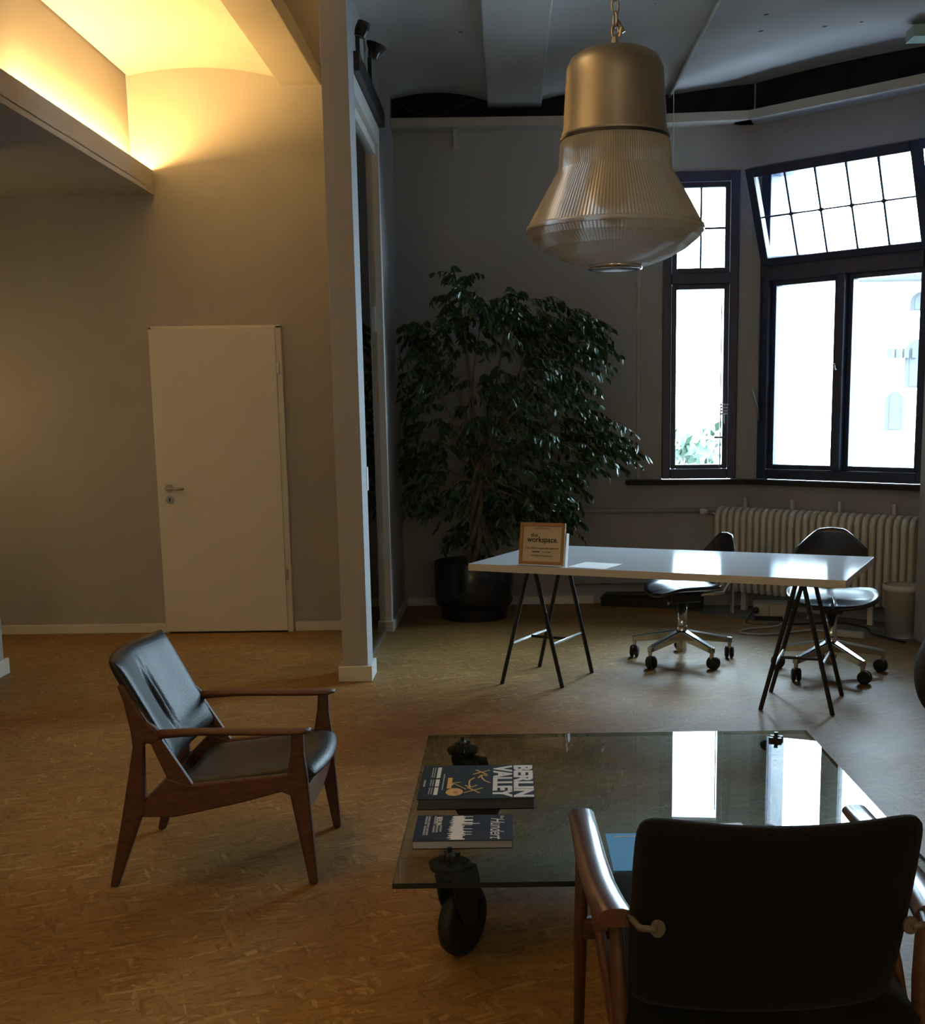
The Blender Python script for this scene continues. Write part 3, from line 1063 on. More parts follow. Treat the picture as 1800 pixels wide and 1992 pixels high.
for q in (0.1, 1.1):
    fbox(MB(), fC, q - 0.02, q + 0.02, -0.018, 0.14, -0.18, -0.15).build('foot', 'radiator', rd)
hp = thing('heating_pipe', (0.9, 8.85, 0.70), 'horizontal grey heating pipe with white valve leading to the radiator', 'pipe')
MB().tube([(-0.75, 8.875, 0.702), (0.95, 8.875, 0.702), (1.40, 8.838, 0.700)], 0.017, 10).build('pipe', 'wall', hp, smooth=True)
vm = Matrix.Translation((1.43, 8.833, 0.69)) @ Matrix.Rotation(math.pi / 2, 4, 'Y')
MB().lathe([(0.002, -0.03), (0.022, -0.03), (0.026, 0.0), (0.022, 0.03), (0.002, 0.03)], (0, 0, 0), 16, m=vm).build('valve_head', 'white', hp, smooth=True)
MB().tube([(1.45, 8.832, 0.69), (1.505, 8.82, 0.675), tuple(fC(-0.125, 0.655, -0.185))], 0.013, 8).build('valve_body', 'steel', hp, smooth=True)
hp2 = MB().tube([(0.45, 8.885, 0.165), (0.95, 8.885, 0.165), (1.5, 8.83, 0.165)], 0.015, 8).build('return_pipe', 'wall', smooth=True)
tag(hp2, 'lower heating return pipe along the wall behind the desk', 'pipe')

# floor clutter at the bay
bt = thing('floor_channel', (0.95, 8.80, 0), 'black metal channel lying on the floor against the wall behind the desk', 'channel')
mb = MB()
ln = Vector((1.0, -0.30, 0)).normalized()
nn = Vector((0.30, 1.0, 0)).normalized()
p0 = Vector((0.665, 8.80, 0))


def fL(a, b, c):
    return p0 + ln * a + nn * b + Vector((0, 0, c))


mb.prism([(0.0, 0.0), (0.0, 0.045), (0.03, 0.075), (0.75, 0.10), (0.75, 0.0)], lambda a, b, t: fL(a, t, b), 0.0, 0.10)
mb.build('body', 'grey_fabric', bt, bevel=0.004)
mb = MB()
mb.prism([(0.0, 0.048), (0.03, 0.078), (0.75, 0.103), (0.75, 0.118), (0.025, 0.093), (-0.008, 0.055)], lambda a, b, t: fL(a, t, b), -0.008, 0.108)
mb.build('cover_strip', 'black_plastic', bt, bevel=0.003)

bn = thing('waste_bin', (2.50, 7.55, -0.018), 'white plastic waste bin beside the wall pier', 'bin')
MB().lathe([(0.001, 0.0), (0.094, 0.0), (0.120, 0.318), (0.126, 0.322), (0.126, 0.334), (0.114, 0.334), (0.090, 0.012), (0.001, 0.012)], (2.50, 7.55, -0.018), 36).build('body', 'bin', bn, smooth=True, bevel=0)
MB().lathe([(0.119, 0.30), (0.127, 0.305), (0.127, 0.338), (0.117, 0.338)], (2.50, 7.55, -0.018), 36).build('rim', 'paper', bn, smooth=True)

pb = thing('socket_box', (1.80, 8.22, -0.018), 'grey metal floor socket box with black plug under the radiator', 'socket box', rz=-math.radians(12))
mtx = Matrix.Translation((1.80, 8.22, -0.018)) @ Matrix.Rotation(-math.radians(12), 4, 'Z')
MB().box((-0.115, -0.05, 0.03), (0.115, 0.08, 0.125), mtx).build('housing', 'box_grey', pb, bevel=0.004)
MB().box((-0.105, -0.056, 0.037), (-0.01, -0.05, 0.112), mtx).build('socket_plate', 'cream', pb, bevel=0.002)
MB().box((0.0, -0.056, 0.037), (0.105, -0.05, 0.112), mtx).build('socket_plate', 'cream', pb, bevel=0.002)
MB().box((-0.10, -0.04, 0.0), (0.10, 0.07, 0.03), mtx).build('foot', 'black_plastic', pb)
pm = mtx @ Matrix.Translation((-0.095, -0.056, 0.078)) @ Matrix.Rotation(math.pi / 2, 4, 'X')
MB().lathe([(0.001, 0), (0.022, 0), (0.022, 0.03), (0.012, 0.045), (0.001, 0.045)], (0, 0, 0), 16, m=pm).build('plug', 'black_plastic', pb, smooth=True)


cb = MB().tube(smooth_path([(1.675, 8.12, 0.06), (1.63, 8.09, 0.03), (1.60, 8.0, 0.0), (1.68, 7.93, 0.0), (1.83, 7.93, 0.0), (2.0, 8.0, -0.01), (2.25, 8.02, -0.01), (2.36, 7.80, -0.01), (2.31, 7.5, 0.008), (2.42, 7.22, 0.008)]), 0.007, 6).build('power_cable', 'black_plastic', smooth=True)
tag(cb, 'black power cable looping from the grey socket box', 'cable')
cb = MB().tube(smooth_path([(1.86, 8.12, 0.05), (1.86, 8.05, 0.0), (1.75, 7.82, 0.008), (1.56, 7.74, 0.008), (1.48, 7.62, 0.008), (1.60, 7.54, 0.008), (1.80, 7.60, 0.008), (1.95, 7.66, 0.008), (2.03, 7.62, 0.008), (2.07, 7.52, 0.02)]), 0.007, 6).build('power_cable', 'white_cable', smooth=True)
tag(cb, 'white extension cable curling on the floor in front of grey socket box', 'cable')
ps = thing('power_strip', (2.13, 7.45, 0), 'white power strip lying on the floor behind the right desk chair', 'power strip', rz=-math.radians(35))
mtx = Matrix.Translation((2.13, 7.45, 0)) @ Matrix.Rotation(-math.radians(35), 4, 'Z')
MB().box((-0.10, -0.026, 0), (0.10, 0.026, 0.04), mtx).build('body', 'bin', ps, bevel=0.008)
for i in range(3):
    MB().lathe([(0.017, 0.0405), (0.0185, 0.0415), (0.0205, 0.0415), (0.0205, 0.040)], (0, 0, 0), 16, m=mtx @ Matrix.Translation((-0.055 + i * 0.055, 0, 0))).build('socket', 'box_grey', ps)

# ------------------------------------------------------------------ desk
DZ = 0.67
dl = Vector((-0.219, 6.131, 0))
dfr = Vector((1.513, 5.346, 0))
du = (dfr - dl).normalized()
dv = Vector((-du.y, du.x, 0))
DL, DW = 1.90, 0.92
dc = dl + du * DL / 2 + dv * DW / 2
ang = math.atan2(du.y, du.x)


def fD(a, b, c):
    return dl + du * a + dv * b + Vector((0, 0, c))


dk = thing('desk_top', (dc.x, dc.y, DZ - 0.036), 'long white desk top resting on two black trestles', 'desk top', rz=ang)
m_ = basis(dl, du, dv)
MB().box((0.0015, 0.0015, DZ - 0.034), (DL - 0.0015, DW - 0.0015, DZ), m_).build('surface', 'desk', dk, bevel=0.001, seg=1)
eb = MB()
eb.box((0, 0, DZ - 0.036), (DL, 0.0015, DZ - 0.0008), m_)
eb.box((0, DW - 0.0015, DZ - 0.036), (DL, DW, DZ - 0.0008), m_)
eb.box((0, 0, DZ - 0.036), (0.0015, DW, DZ - 0.0008), m_)
eb.box((DL - 0.0015, 0, DZ - 0.036), (DL, DW, DZ - 0.0008), m_)
eb.build('edge_band', 'desk_edge', dk)


def trestle(feet, label):
    f = [Vector((x, y, 0)) for x, y in feet]   # front pair, back pair
    c = sum(f, Vector()) / 4
    t = thing('trestle', (c.x, c.y, 0), label, 'trestle', group='black steel trestles under the desk')
    zt = DZ - 0.036 - 0.012
    a1 = (f[0] + f[1]) / 2 + (c - (f[0] + f[1]) / 2) * 0.05
    a2 = (f[2] + f[3]) / 2 + (c - (f[2] + f[3]) / 2) * 0.05
    MB().tube([a1 + Vector((0, 0, zt)), a2 + Vector((0, 0, zt))], 0.012, 8).build('top_bar', 'black_steel', t)
    for i, (foot, ap) in enumerate(((f[0], a1), (f[1], a1), (f[2], a2), (f[3], a2))):
        off = (foot - ap).normalized() * 0.018
        MB().tube([foot + Vector((0, 0, 0.0)), ap + off + Vector((0, 0, zt))], 0.0115, 8).build('leg', 'black_steel', t)
    h = 0.36

    def on(foot, ap):
        return foot + (ap - foot) * h + Vector((0, 0, zt * h))
    MB().tube([on(f[0], a1), on(f[2], a2)], 0.008, 8).build('stretcher', 'steel', t)
    MB().tube([on(f[1], a1), on(f[3], a2)], 0.008, 8).build('stretcher', 'steel', t)
    MB().tube([(on(f[0], a1) + on(f[2], a2)) / 2, (on(f[1], a1) + on(f[3], a2)) / 2], 0.008, 8).build('cross_bar', 'black_steel', t)
    return t


trestle([(-0.055, 6.275), (0.263, 6.16), (0.157, 6.692), (0.444, 6.511)], 'black trestle under the desk end with the framed sign')
trestle([(1.202, 5.648), (1.518, 5.522), (1.332, 6.016), (1.666, 5.90)], 'black trestle under the desk end away from the sign')

# framed sign
sg = thing('framed_sign', tuple(fD(0.39, 0.075, DZ)), 'cork-framed welcome sign standing on the white desk', 'sign', rz=ang)
lean = math.radians(10)
so = fD(0.265, 0.055, DZ + 0.0015)
sx = du
sy = (Vector((0, 0, 1)) * math.cos(lean) + dv * math.sin(lean))
sm = basis(so, sx, sy)       # local x right, y up, z towards camera
SW, SH = 0.245, 0.213
mb = MB()
for a, b_ in (((0, 0, 0), (0.017, SH, 0.018)), ((SW - 0.017, 0, 0), (SW, SH, 0.018)), ((0.017, 0, 0), (SW - 0.017, 0.017, 0.018)), ((0.017, SH - 0.017, 0), (SW - 0.017, SH, 0.018))):
    mb.box(a, b_, sm)
mb.build('frame', 'cork', sg, bevel=0.002)
MB().box((0.015, 0.015, 0.002), (SW - 0.015, SH - 0.015, 0.010), sm).build('card', 'cream', sg)
MB().box((SW, 0.0, -0.035), (SW + 0.004, 0.165, -0.002), sm).build('clear_stand', 'paper', sg)


def st_(body, x, y, size, **kw):
    return text('lettering', body, size, 'ink', sg, sm @ Matrix.Translation((x, y, 0.0105)), **kw)


st_('WELCOME TO', SW / 2, 0.184, 0.0105, space=1.3)
st_('the', 0.078, 0.150, 0.030, bold=0.0002)
st_('workspace.', SW / 2 + 0.002, 0.127, 0.0395, bold=0.0007, width=0.93)
st_('If the desk is unattended please call', SW / 2, 0.085, 0.0135, width=0.95)
st_('or email', SW / 2 + 0.025, 0.066, 0.0135)
MB().box((0.07, 0.0635, 0.0103), (0.112, 0.0685, 0.0108), sm).build('lettering', 'ink', sg)
st_('hello@theworkspace', SW / 2, 0.047, 0.0135)

pp = MB()
pl_ = [(0.535, 0.035), (0.555, 0.245), (0.76, 0.225), (0.74, 0.015)]
pp.prism(pl_, lambda a, b, t: fD(a, b, t), DZ + 0.0003, DZ + 0.0013)
tag(pp.build('paper_sheet', 'paper'), 'loose white paper sheet on the desk beside the framed sign', 'paper')


# ------------------------------------------------------------------ swivel chairs
def swivel_chair(c, cast_angles, face, seat_z, label, seat_r=0.215, bz0=0.115):
    t = thing('swivel_chair', (c[0], c[1], 0), label, 'chair', rz=0, group='dark swivel chairs behind the desk')
    C = Vector((c[0], c[1], 0))
    R = 0.29
    hub = MB().lathe([(0.001, 0.125), (0.036, 0.125), (0.040, 0.16), (0.034, 0.20), (0.026, 0.215), (0.001, 0.215)], C, 20).build('hub', 'chrome', t, smooth=True)
    for a in cast_angles:
        dv_ = Vector((math.cos(a), math.sin(a), 0))
        nv = Vector((-dv_.y, dv_.x, 0))
        rings = []
        for s_, zt_, hw, hh in ((0.022, 0.180, 0.026, 0.052), (0.15, 0.152, 0.021, 0.040), (0.275, 0.124, 0.017, 0.028), (R + 0.012, 0.119, 0.014, 0.026)):
            p = C + dv_ * s_ + Vector((0, 0, zt_))
            rings.append([p - nv * hw - Vector((0, 0, hh)), p + nv * hw - Vector((0, 0, hh)), p + nv * hw, p + nv * hw * .6 + Vector((0, 0, .006)), p - nv * hw * .6 + Vector((0, 0, .006)), p - nv * hw])
        MB().sweep(rings).build('base_arm', 'chrome', t, bevel=0.003)
        # castor
        cp = C + dv_ * R
        ca = a + random.uniform(-0.9, 0.9)
        ax = Vector((math.cos(ca), math.sin(ca), 0))
        tr_ = Vector((-ax.y, ax.x, 0)) * 0.012
        cs = MB()
        for sgn in (-1, 1):
            mm_ = basis(cp + tr_ + ax * (sgn * 0.014) + Vector((0, 0, 0.036)), Vector((-ax.y, ax.x, 0)), Vector((0, 0, 1)), ax)
            cs.lathe([(0.001, -0.011), (0.028, -0.011), (0.036, -0.005), (0.036, 0.005), (0.028, 0.011), (0.001, 0.011)], (0, 0, 0), 22, m=mm_)
        co = cs.build('castor', 'rubber', t, smooth=False)
        MB().tube([cp + Vector((0, 0, 0.04)), cp + Vector((0, 0, 0.108))], 0.012, 8).build('castor_stem', 'chrome', co)
    MB().tube([C + Vector((0, 0, 0.055)), C + Vector((0, 0, 0.345))], 0.030, 16).build('gas_column', 'chrome', t, smooth=True)
    fd = Vector((math.cos(face), math.sin(face), 0))     # seat front direction
    fs = Vector((-fd.y, fd.x, 0))
    mm_ = basis(C, fd, fs)
    MB().box((-0.10, -0.055, seat_z - 0.085), (0.09, 0.055, seat_z - 0.025), mm_).build('mechanism', 'black_plastic', t, bevel=0.01)
    kn = MB().tube([C + fd * -0.03 + fs * -0.05 + Vector((0, 0, seat_z - 0.06)), C + fd * -0.03 + fs * -0.19 + Vector((0, 0, seat_z - 0.06))], 0.006, 8)
    kn.tube([C + fd * -0.03 + fs * -0.18 + Vector((0, 0, seat_z - 0.06)), C + fd * -0.03 + fs * -0.225 + Vector((0, 0, seat_z - 0.06))], 0.017, 12)
    kn.build('adjusting_knob', 'black_plastic', t)
    kn = MB().tube([C + fd * 0.03 + fs * -0.05 + Vector((0, 0, seat_z - 0.07)), C + fd * 0.03 + fs * -0.12 + Vector((0, 0, seat_z - 0.075)), C + fd * 0.03 + fs * -0.125 + Vector((0, 0, seat_z - 0.12))], 0.007, 8).build('height_lever', 'steel', t)

    def seatf(u, v):
        a = 2 * math.pi * u
        k = abs(math.cos(a)) ** 4 + abs(math.sin(a)) ** 4
        r = v * (1 / k) ** 0.25 * seat_r
        x = r * math.cos(a)
        y = r * math.sin(a) * 1.08
        z = seat_z + 0.012 * (y / seat_r) ** 2 - (0.03 * max(0, x / seat_r - 0.35) ** 2 / 0.4) + 0.02 * max(0, -x / seat_r - 0.4) ** 1.5 - 0.008
        z += 0.014 * max(0, v - 0.8) / 0.2 * abs(math.sin(a))
        p = C + fd * x + fs * y
        return (p.x, p.y, z)
    MB().grid(seatf, 48, 8).build('seat', 'dark_shell', t, smooth=True, solid=0.016)

    # backrest support bar
    MB().tube([C + fd * -0.09 + Vector((0, 0, seat_z - 0.05)), C + fd * -0.26 + Vector((0, 0, seat_z - 0.045)), C + fd * -0.305 + Vector((0, 0, seat_z + 0.02)), C + fd * -0.312 + Vector((0, 0, seat_z + 0.22))], [0.010] * 4, 8).build('back_bar', 'steel', t, smooth=True)

    MB().box((-0.322, -0.016, seat_z - 0.17), (-0.312, 0.016, seat_z + 0.2), mm_).build('back_slide', 'steel', t, bevel=0.002)

    def backf(u, v):
        w_ = (v - 0.5) * 2
        hgt = 0.235 - 0.085 * max(0, abs(w_) - 0.36) ** 1.2 * 1.9 - 0.0 * w_
        zz = seat_z + bz0 + u * (hgt - 0.02 * abs(w_)) + 0.03 * abs(w_) ** 3 * (1 - u)
        x = -0.285 + 0.055 * w_ * w_ + 0.02 * (u - 0.4) ** 2
        y = w_ * (0.205 - 0.015 * u)
        p = C + fd * x + fs * y
        return (p.x, p.y, zz)
    MB().grid(backf, 10, 24).build('backrest', 'dark_shell', t, smooth=True, solid=0.014)
    return t


random.seed(3)


def angs(c, pts):
    return [math.atan2(y - c[1], x - c[0]) for x, y in pts]


c1 = (0.985, 6.815)
a0 = math.atan2(6.63 - c1[1], 0.80 - c1[0])
swivel_chair(c1, [a0 + i * 2 * math.pi / 5 for i in range(5)], math.radians(196), 0.43, 'dark swivel chair turned sideways at the middle of the desk', 0.19, 0.07)
c2 = (1.745, 6.43)
a0 = math.atan2(6.24 - c2[1], 1.50 - c2[0])
swivel_chair(c2, [a0 + i * 2 * math.pi / 5 for i in range(5)], math.radians(258), 0.425, 'dark swivel chair with curved backrest in front of the radiator', 0.225)

# ------------------------------------------------------------------ ficus
PC = Vector((-0.262, 8.40, 0))
pt = thing('plant_pot', tuple(PC), 'glossy black cylindrical plant pot holding the ficus', 'pot')
MB().lathe([(0.001, 0), (0.232, 0), (0.235, 0.075), (0.268, 0.105), (0.278, 0.13), (0.278, 0.40), (0.274, 0.406), (0.262, 0.406), (0.258, 0.36), (0.001, 0.36)], PC, 64).build('body', 'pot', pt, smooth=True, bevel=0)
for o in pt.children:
    md = o.modifiers.new('es', 'EDGE_SPLIT')
    md.split_angle = math.radians(35)
so_ = MB()
so_.grid(lambda u, v: (PC.x + 0.255 * v * math.cos(2 * math.pi * u), PC.y + 0.255 * v * math.sin(2 * math.pi * u), 0.375 + 0.012 * math.sin(u * 37) * v * (1 - v) * 4), 24, 6)
so_.build('soil', 'soil', pt, smooth=True)

fc = thing('ficus_tree', (PC.x, PC.y, 0.37), 'large leafy ficus tree with twisted trunk in the black pot', 'plant')
random.seed(21)


tw = MB()
for ph in (0, 2.1, 4.2):
    pth = []
    for i in range(15):
        t = i / 14
        rr = 0.035 * (1 - 0.3 * t)
        a = ph + t * 7
        pth.append((PC.x + 0.05 * t + rr * math.cos(a), PC.y - 0.04 + rr * math.sin(a), 0.36 + t * 0.75))
    tw.tube(pth, [0.024 - 0.008 * i / 14 for i in range(15)], 8)
tw.build('trunk', 'bark', fc, smooth=True)
# leaf masses: x, z, half width, half height, weight
clusters = [(-0.343, 2.322, 0.094, 0.101, 0.5), (-0.287, 2.168, 0.216, 0.101, 0.8), (-0.007, 2.131, 0.216, 0.144, 1), (0.202, 2.094, 0.216, 0.126, 1), (0.472, 2.083, 0.122, 0.129, 0.9), (-0.185, 1.996, 0.342, 0.162, 1.2), (0.253, 1.922, 0.288, 0.198, 1.2), (-0.562, 1.95, 0.18, 0.126, 0.9), (0.499, 1.884, 0.129, 0.173, 0.9), (-0.101, 1.737, 0.539, 0.216, 1.6), (0.304, 1.68, 0.252, 0.216, 1.2), (-0.596, 1.726, 0.173, 0.18, 0.8), (-0.676, 1.343, 0.129, 0.252, 0.8), (-0.3, 1.479, 0.342, 0.216, 1.2), (0.036, 1.439, 0.324, 0.216, 1.3), (0.337, 1.365, 0.27, 0.198, 1.3), (0.621, 1.273, 0.18, 0.129, 0.9), (0.532, 1.151, 0.144, 0.129, 0.7), (-0.559, 1.077, 0.223, 0.198, 1), (-0.254, 1.126, 0.342, 0.216, 1.3), (0.103, 1.121, 0.306, 0.234, 1.3), (0.317, 0.976, 0.144, 0.216, 0.9), (-0.474, 0.861, 0.234, 0.144, 0.9), (-0.151, 0.857, 0.324, 0.162, 1.2), (0.172, 0.817, 0.216, 0.162, 1.1), (0.315, 0.707, 0.108, 0.086, 0.6), (-0.317, 0.625, 0.101, 0.162, 0.6), (-0.028, 0.658, 0.18, 0.108, 0.7), (0.711, 1.184, 0.094, 0.122, 0.5)]
leaves = []
brm = MB()
top = Vector((PC.x + 0.05, PC.y - 0.04, 1.05))
for (cx, cz_, sx_, sz_, wgt) in clusters:
    Yc = 8.38 + random.uniform(-0.12, 0.14)
    cc = Vector((cx, Yc, cz_))
    st0 = top + Vector((0, 0, random.uniform(-0.15, 0.1))) if cc.z > 1.0 else Vector((PC.x + 0.04, PC.y - 0.04, 0.95))
    midp = (st0 + cc) / 2 + Vector((random.uniform(-.05, .05), random.uniform(-.05, .05), random.uniform(0.0, .1)))
    brm.tube(smooth_path([st0, midp, cc], 5), [0.011 - 0.0007 * i for i in range(11)], 5)
    ntw = int(25 * wgt)
    for k in range(ntw):
        for _ in range(20):
            a, b_, c_ = random.uniform(-1, 1), random.uniform(-1, 1), random.uniform(-1, 1)
            if a * a + b_ * b_ + c_ * c_ < 1:
                break
        p = cc + Vector((a * sx_, b_ * 0.22, c_ * sz_))
        p.y = min(max(p.y, 8.02), 8.80)
        p.x = max(p.x, -0.745)
        outd = Vector((p.x - PC.x + random.uniform(-.3, .3), random.uniform(-.5, .3), random.uniform(-.1, .3))).normalized()
        L_ = random.uniform(0.10, 0.20)
        prevp = p
        tpth = [p]
        nl = random.randint(7, 10)
        for i in range(nl):
            t = (i + 1) / nl
            q = p + outd * (L_ * t) + Vector((0, 0, -0.09 * t * t))
            q.x = max(q.x, -0.75)
            q.y = min(max(q.y, 7.99), 8.84)
            tpth.append(q)
            side = Vector((-outd.y, outd.x, 0)) * (1 if i % 2 else -1)
            ld = (side * 0.55 + outd * 0.35 + Vector((random.uniform(-.3, .3), random.uniform(-.3, .3), random.uniform(-1.35, -0.5)))).normalized()
            leaves.append((q, ld, random.uniform(0.048, 0.080)))
            prevp = q
        brm.tube(tpth[::3], 0.0022, 4)
brm.build('branches', 'bark', fc, smooth=True)

LV = [(0, 0, 0), (0.25, 0.19, 0.03), (0.55, 0.21, 0.0), (0.82, 0.10, -0.05), (1.0, 0.0, -0.13), (0.82, -0.10, -0.05), (0.55, -0.21, 0.0), (0.25, -0.19, 0.03), (0.3, 0, -0.03), (0.65, 0, -0.05)]
LF = [(0, 1, 8), (1, 2, 9, 8), (2, 3, 9), (3, 4, 9), (4, 5, 9), (5, 6, 9), (6, 7, 8, 9), (7, 0, 8)]


def leaf_m(q, ld, s_):
    ref = Vector((random.gauss(0, 1), random.gauss(0, 1), random.gauss(0, .6)))
    y = ld.cross(ref).normalized()
    z = ld.cross(y).normalized()
    m = Matrix((ld * s_, y * s_, z * s_)).transposed().to_4x4()
    m.translation = q
    return m


leaves = [l for l in leaves if l[0].z > 0.46 and l[0].y < 8.88 and l[0].x > -0.742]
leaves.sort(key=lambda l: l[0].y)
me = bpy.data.meshes.new('leaf')
me.from_pydata(LV, [], LF)
me.materials.append(M['leaf'])
inv = FRAMES[fc.name]
for q, ld, s_ in leaves[:295]:
    o = bpy.data.objects.new('leaf', me)
    COL.objects.link(o)
    o.parent = fc
    o.matrix_local = inv @ leaf_m(q, ld, s_)
mb = MB()
for q, ld, s_ in leaves[295:]:
    m = leaf_m(q, ld, s_)
    mb.add([m @ Vector(v) for v in LV], LF)
fo = mb.build('foliage', 'leaf', fc, fix=False)
fo['kind'] = 'stuff'

# ------------------------------------------------------------------ pendant lamp
LC = Vector((0.306, 3.5, 0))
lp = thing('pendant_lamp', (LC.x, LC.y, 1.83), 'large industrial pendant lamp with metal housing and ribbed glass bell', 'pendant lamp')
MB().lathe([(0.002, 2.432), (0.04, 2.430), (0.095, 2.415), (0.122, 2.398), (0.134, 2.372), (0.1365, 2.34), (0.144, 2.215), (0.149, 2.198), (0.150, 2.188), (0.143, 2.186)], LC, 96).build('housing', 'alu', lp, smooth=True)
MB().lathe([(0.146, 2.190), (0.1535, 2.190), (0.1535, 2.182), (0.146, 2.182)], LC, 96).build('clamp_ring', 'black_steel', lp)
MB().lathe([(0.150, 2.183), (0.1525, 2.172), (0.156, 2.120), (0.158, 2.105), (0.170, 2.085), (0.205, 2.025), (0.238, 1.965), (0.246, 1.950)], LC, 300, rib=0.0013).build('glass_bell', 'prism', lp, smooth=False)
MB().lathe([(0.246, 1.953), (0.2505, 1.952), (0.252, 1.945), (0.2505, 1.938), (0.246, 1.937)], LC, 96).build('rim_ring', 'prism', lp, smooth=True)
MB().lathe([(0.2475, 1.938), (0.235, 1.921), (0.20, 1.893), (0.15, 1.867), (0.10, 1.850), (0.076, 1.845)], LC, 300, rib=0.0012).build('glass_bowl', 'prism', lp, smooth=False)
MB().lathe([(0.077, 1.847), (0.078, 1.839), (0.070, 1.836), (0.062, 1.838), (0.002, 1.842)], LC, 48).build('bottom_cap', 'chrome', lp, smooth=True)
MB().lathe([(0.012, 2.18), (0.045, 2.14), (0.06, 2.06), (0.045, 2.0), (0.002, 1.97)], LC, 24).build('bulb', 'paper', lp, smooth=True)
MB().tube([(LC.x, LC.y, 2.425), (LC.x, LC.y, 2.455)], 0.010, 8).build('eye_bolt', 'steel', lp)


def link_mesh(c, r, h, w_, rot_):
    pth = []
    for i in range(17):
        a = 2 * math.pi * i / 16
        x = w_ * math.cos(a)
        z = h * math.sin(a)
        pth.append(c + Vector((x * math.cos(rot_), x * math.sin(rot_), z)))
    return MB().tube(pth, r, 6, cap=False)


zc = 2.468
i = 0
while zc < 3.60:
    link_mesh(Vector((LC.x, LC.y, zc)), 0.0032, 0.020, 0.010, (i % 2) * math.pi / 2 + 0.4).build('chain_link', 'steel', lp, smooth=True)
    zc += 0.033
    i += 1
sh = MB()
sh.tube([(LC.x + 0.012, LC.y, 2.455), (LC.x + 0.018, LC.y, 2.48), (LC.x + 0.004, LC.y, 2.50)], 0.006, 6)
sh.tube([(LC.x - 0.01, LC.y, 2.452), (LC.x + 0.026, LC.y, 2.474)], 0.005, 6)
sh.build('shackle', 'steel', lp)
mb = MB().lathe([(0.002, 3.56), (0.05, 3.575), (0.06, 3.62), (0.002, 3.62)], LC, 24)
mb.build('ceiling_rose', 'steel', lp, smooth=True)

# ------------------------------------------------------------------ glass table on wheels
GX0, GX1, GY0, GY1, GZ = -0.306, 1.062, 2.83, 4.21, 0.29
gt = thing('glass_coffee_table', ((GX0 + GX1) / 2, (GY0 + GY1) / 2, 0), 'square low glass coffee table on four large black castor wheels', 'coffee table')
mb = MB()
mb.add([(GX0, GY0, GZ), (GX1, GY0, GZ), (GX1, GY1, GZ), (GX0, GY1, GZ)], [(0, 1, 2, 3)])
mb.build('glass_top', 'table_glass', gt, fix=False)
eb = MB()
T = 0.014
eb.add([(GX0, GY0, GZ - T), (GX1, GY0, GZ - T), (GX1, GY0, GZ), (GX0, GY0, GZ)], [(0, 1, 2, 3)])
eb.build('glass_rim', 'glass_edge', gt)
for (xa, ya, xb, yb) in ((GX0, GY0, GX0, GY1), (GX1, GY0, GX1, GY1), (GX0, GY1, GX1, GY1)):
    MB().add([(xa, ya, GZ - T), (xb, yb, GZ - T), (xb, yb, GZ), (xa, ya, GZ)], [(0, 1, 2, 3)]).build('glass_rim', 'table_glass', gt)


def castor_wheel(px_, py_, direc):
    d_ = Vector((math.cos(direc), math.sin(direc), 0))
    axl = Vector((-d_.y, d_.x, 0))
    C = Vector((px_, py_, 0)) + d_ * 0.055
    wr = 0.098
    mm_ = basis(C + Vector((0, 0, wr)), d_, Vector((0, 0, 1)), axl)
    w_ = MB().lathe([(0.001, -0.018), (0.03, -0.02), (0.06, -0.015), (0.082, -0.021), (0.094, -0.016), (0.098, 0), (0.094, 0.016), (0.082, 0.021), (0.06, 0.015), (0.03, 0.02), (0.001, 0.018)], (0, 0, 0), 40, m=mm_).build('wheel', 'rubber', gt, smooth=True)
    fk = MB()
    for s_ in (-1, 1):
        o_ = C + axl * (s_ * 0.027)
        pl2 = [(-0.085, 0.245), (0.03, 0.245), (0.045, 0.20), (0.022, wr - 0.015), (-0.022, wr - 0.015), (-0.07, 0.17)]
        fk.prism(pl2, lambda a, b, t: o_ + d_ * a + axl * t + Vector((0, 0, b)), -0.003, 0.003)
    fk.box((-0.085, -0.03, 0.240), (0.03, 0.03, 0.250), basis(C, d_, axl, (0, 0, 1)))
    f_ = fk.build('fork', 'cast_iron', gt, bevel=0.003)
    P0 = Vector((px_, py_, 0))
    MB().lathe([(0.001, 0.250), (0.035, 0.250), (0.052, 0.262), (0.056, 0.2755), (0.001, 0.2755)], P0, 28).build('swivel_plate', 'cast_iron', gt, smooth=False)
    bl = MB()
    bl.lathe([(0.001, 0.2905), (0.018, 0.2905), (0.018, 0.298), (0.010, 0.306), (0.001, 0.306)], P0, 6)
    for k in range(4):
        a = k * math.pi / 2 + 0.4
        bl.lathe([(0.001, 0.2905), (0.009, 0.2905), (0.009, 0.302), (0.001, 0.302)], P0 + Vector((0.02 * math.cos(a), 0.02 * math.sin(a), 0)), 6)
    bl.lathe([(0.001, 0.306), (0.007, 0.306), (0.007, 0.318), (0.001, 0.318)], P0, 8)
    bl.build('bolt', 'black_steel', gt)


castor_wheel(-0.171, 3.002, math.radians(58))
castor_wheel(-0.178, 4.080, math.radians(-35))
castor_wheel(0.926, 4.085, math.radians(-92))
castor_wheel(0.926, 3.002, math.radians(100))

# ------------------------------------------------------------------ books


def flat(mb_, pts, m, t0=0.0, t1=0.0003):
    """flat print: polygon pts in the cover plane"""
    mb_.prism(pts, lambda a, b, t: m @ Vector((a, b, t)), t0, t1)


def stroke(mb_, pts, w_, m):
    for (a, b_) in zip(pts[:-1], pts[1:]):
        a, b_ = Vector(a), Vector(b_)
        d_ = (b_ - a).normalized()
        n_ = Vector((-d_.y, d_.x)) * w_ / 2
        flat(mb_, [tuple(a - n_), tuple(b_ - n_), tuple(b_ + n_), tuple(a + n_)], m)


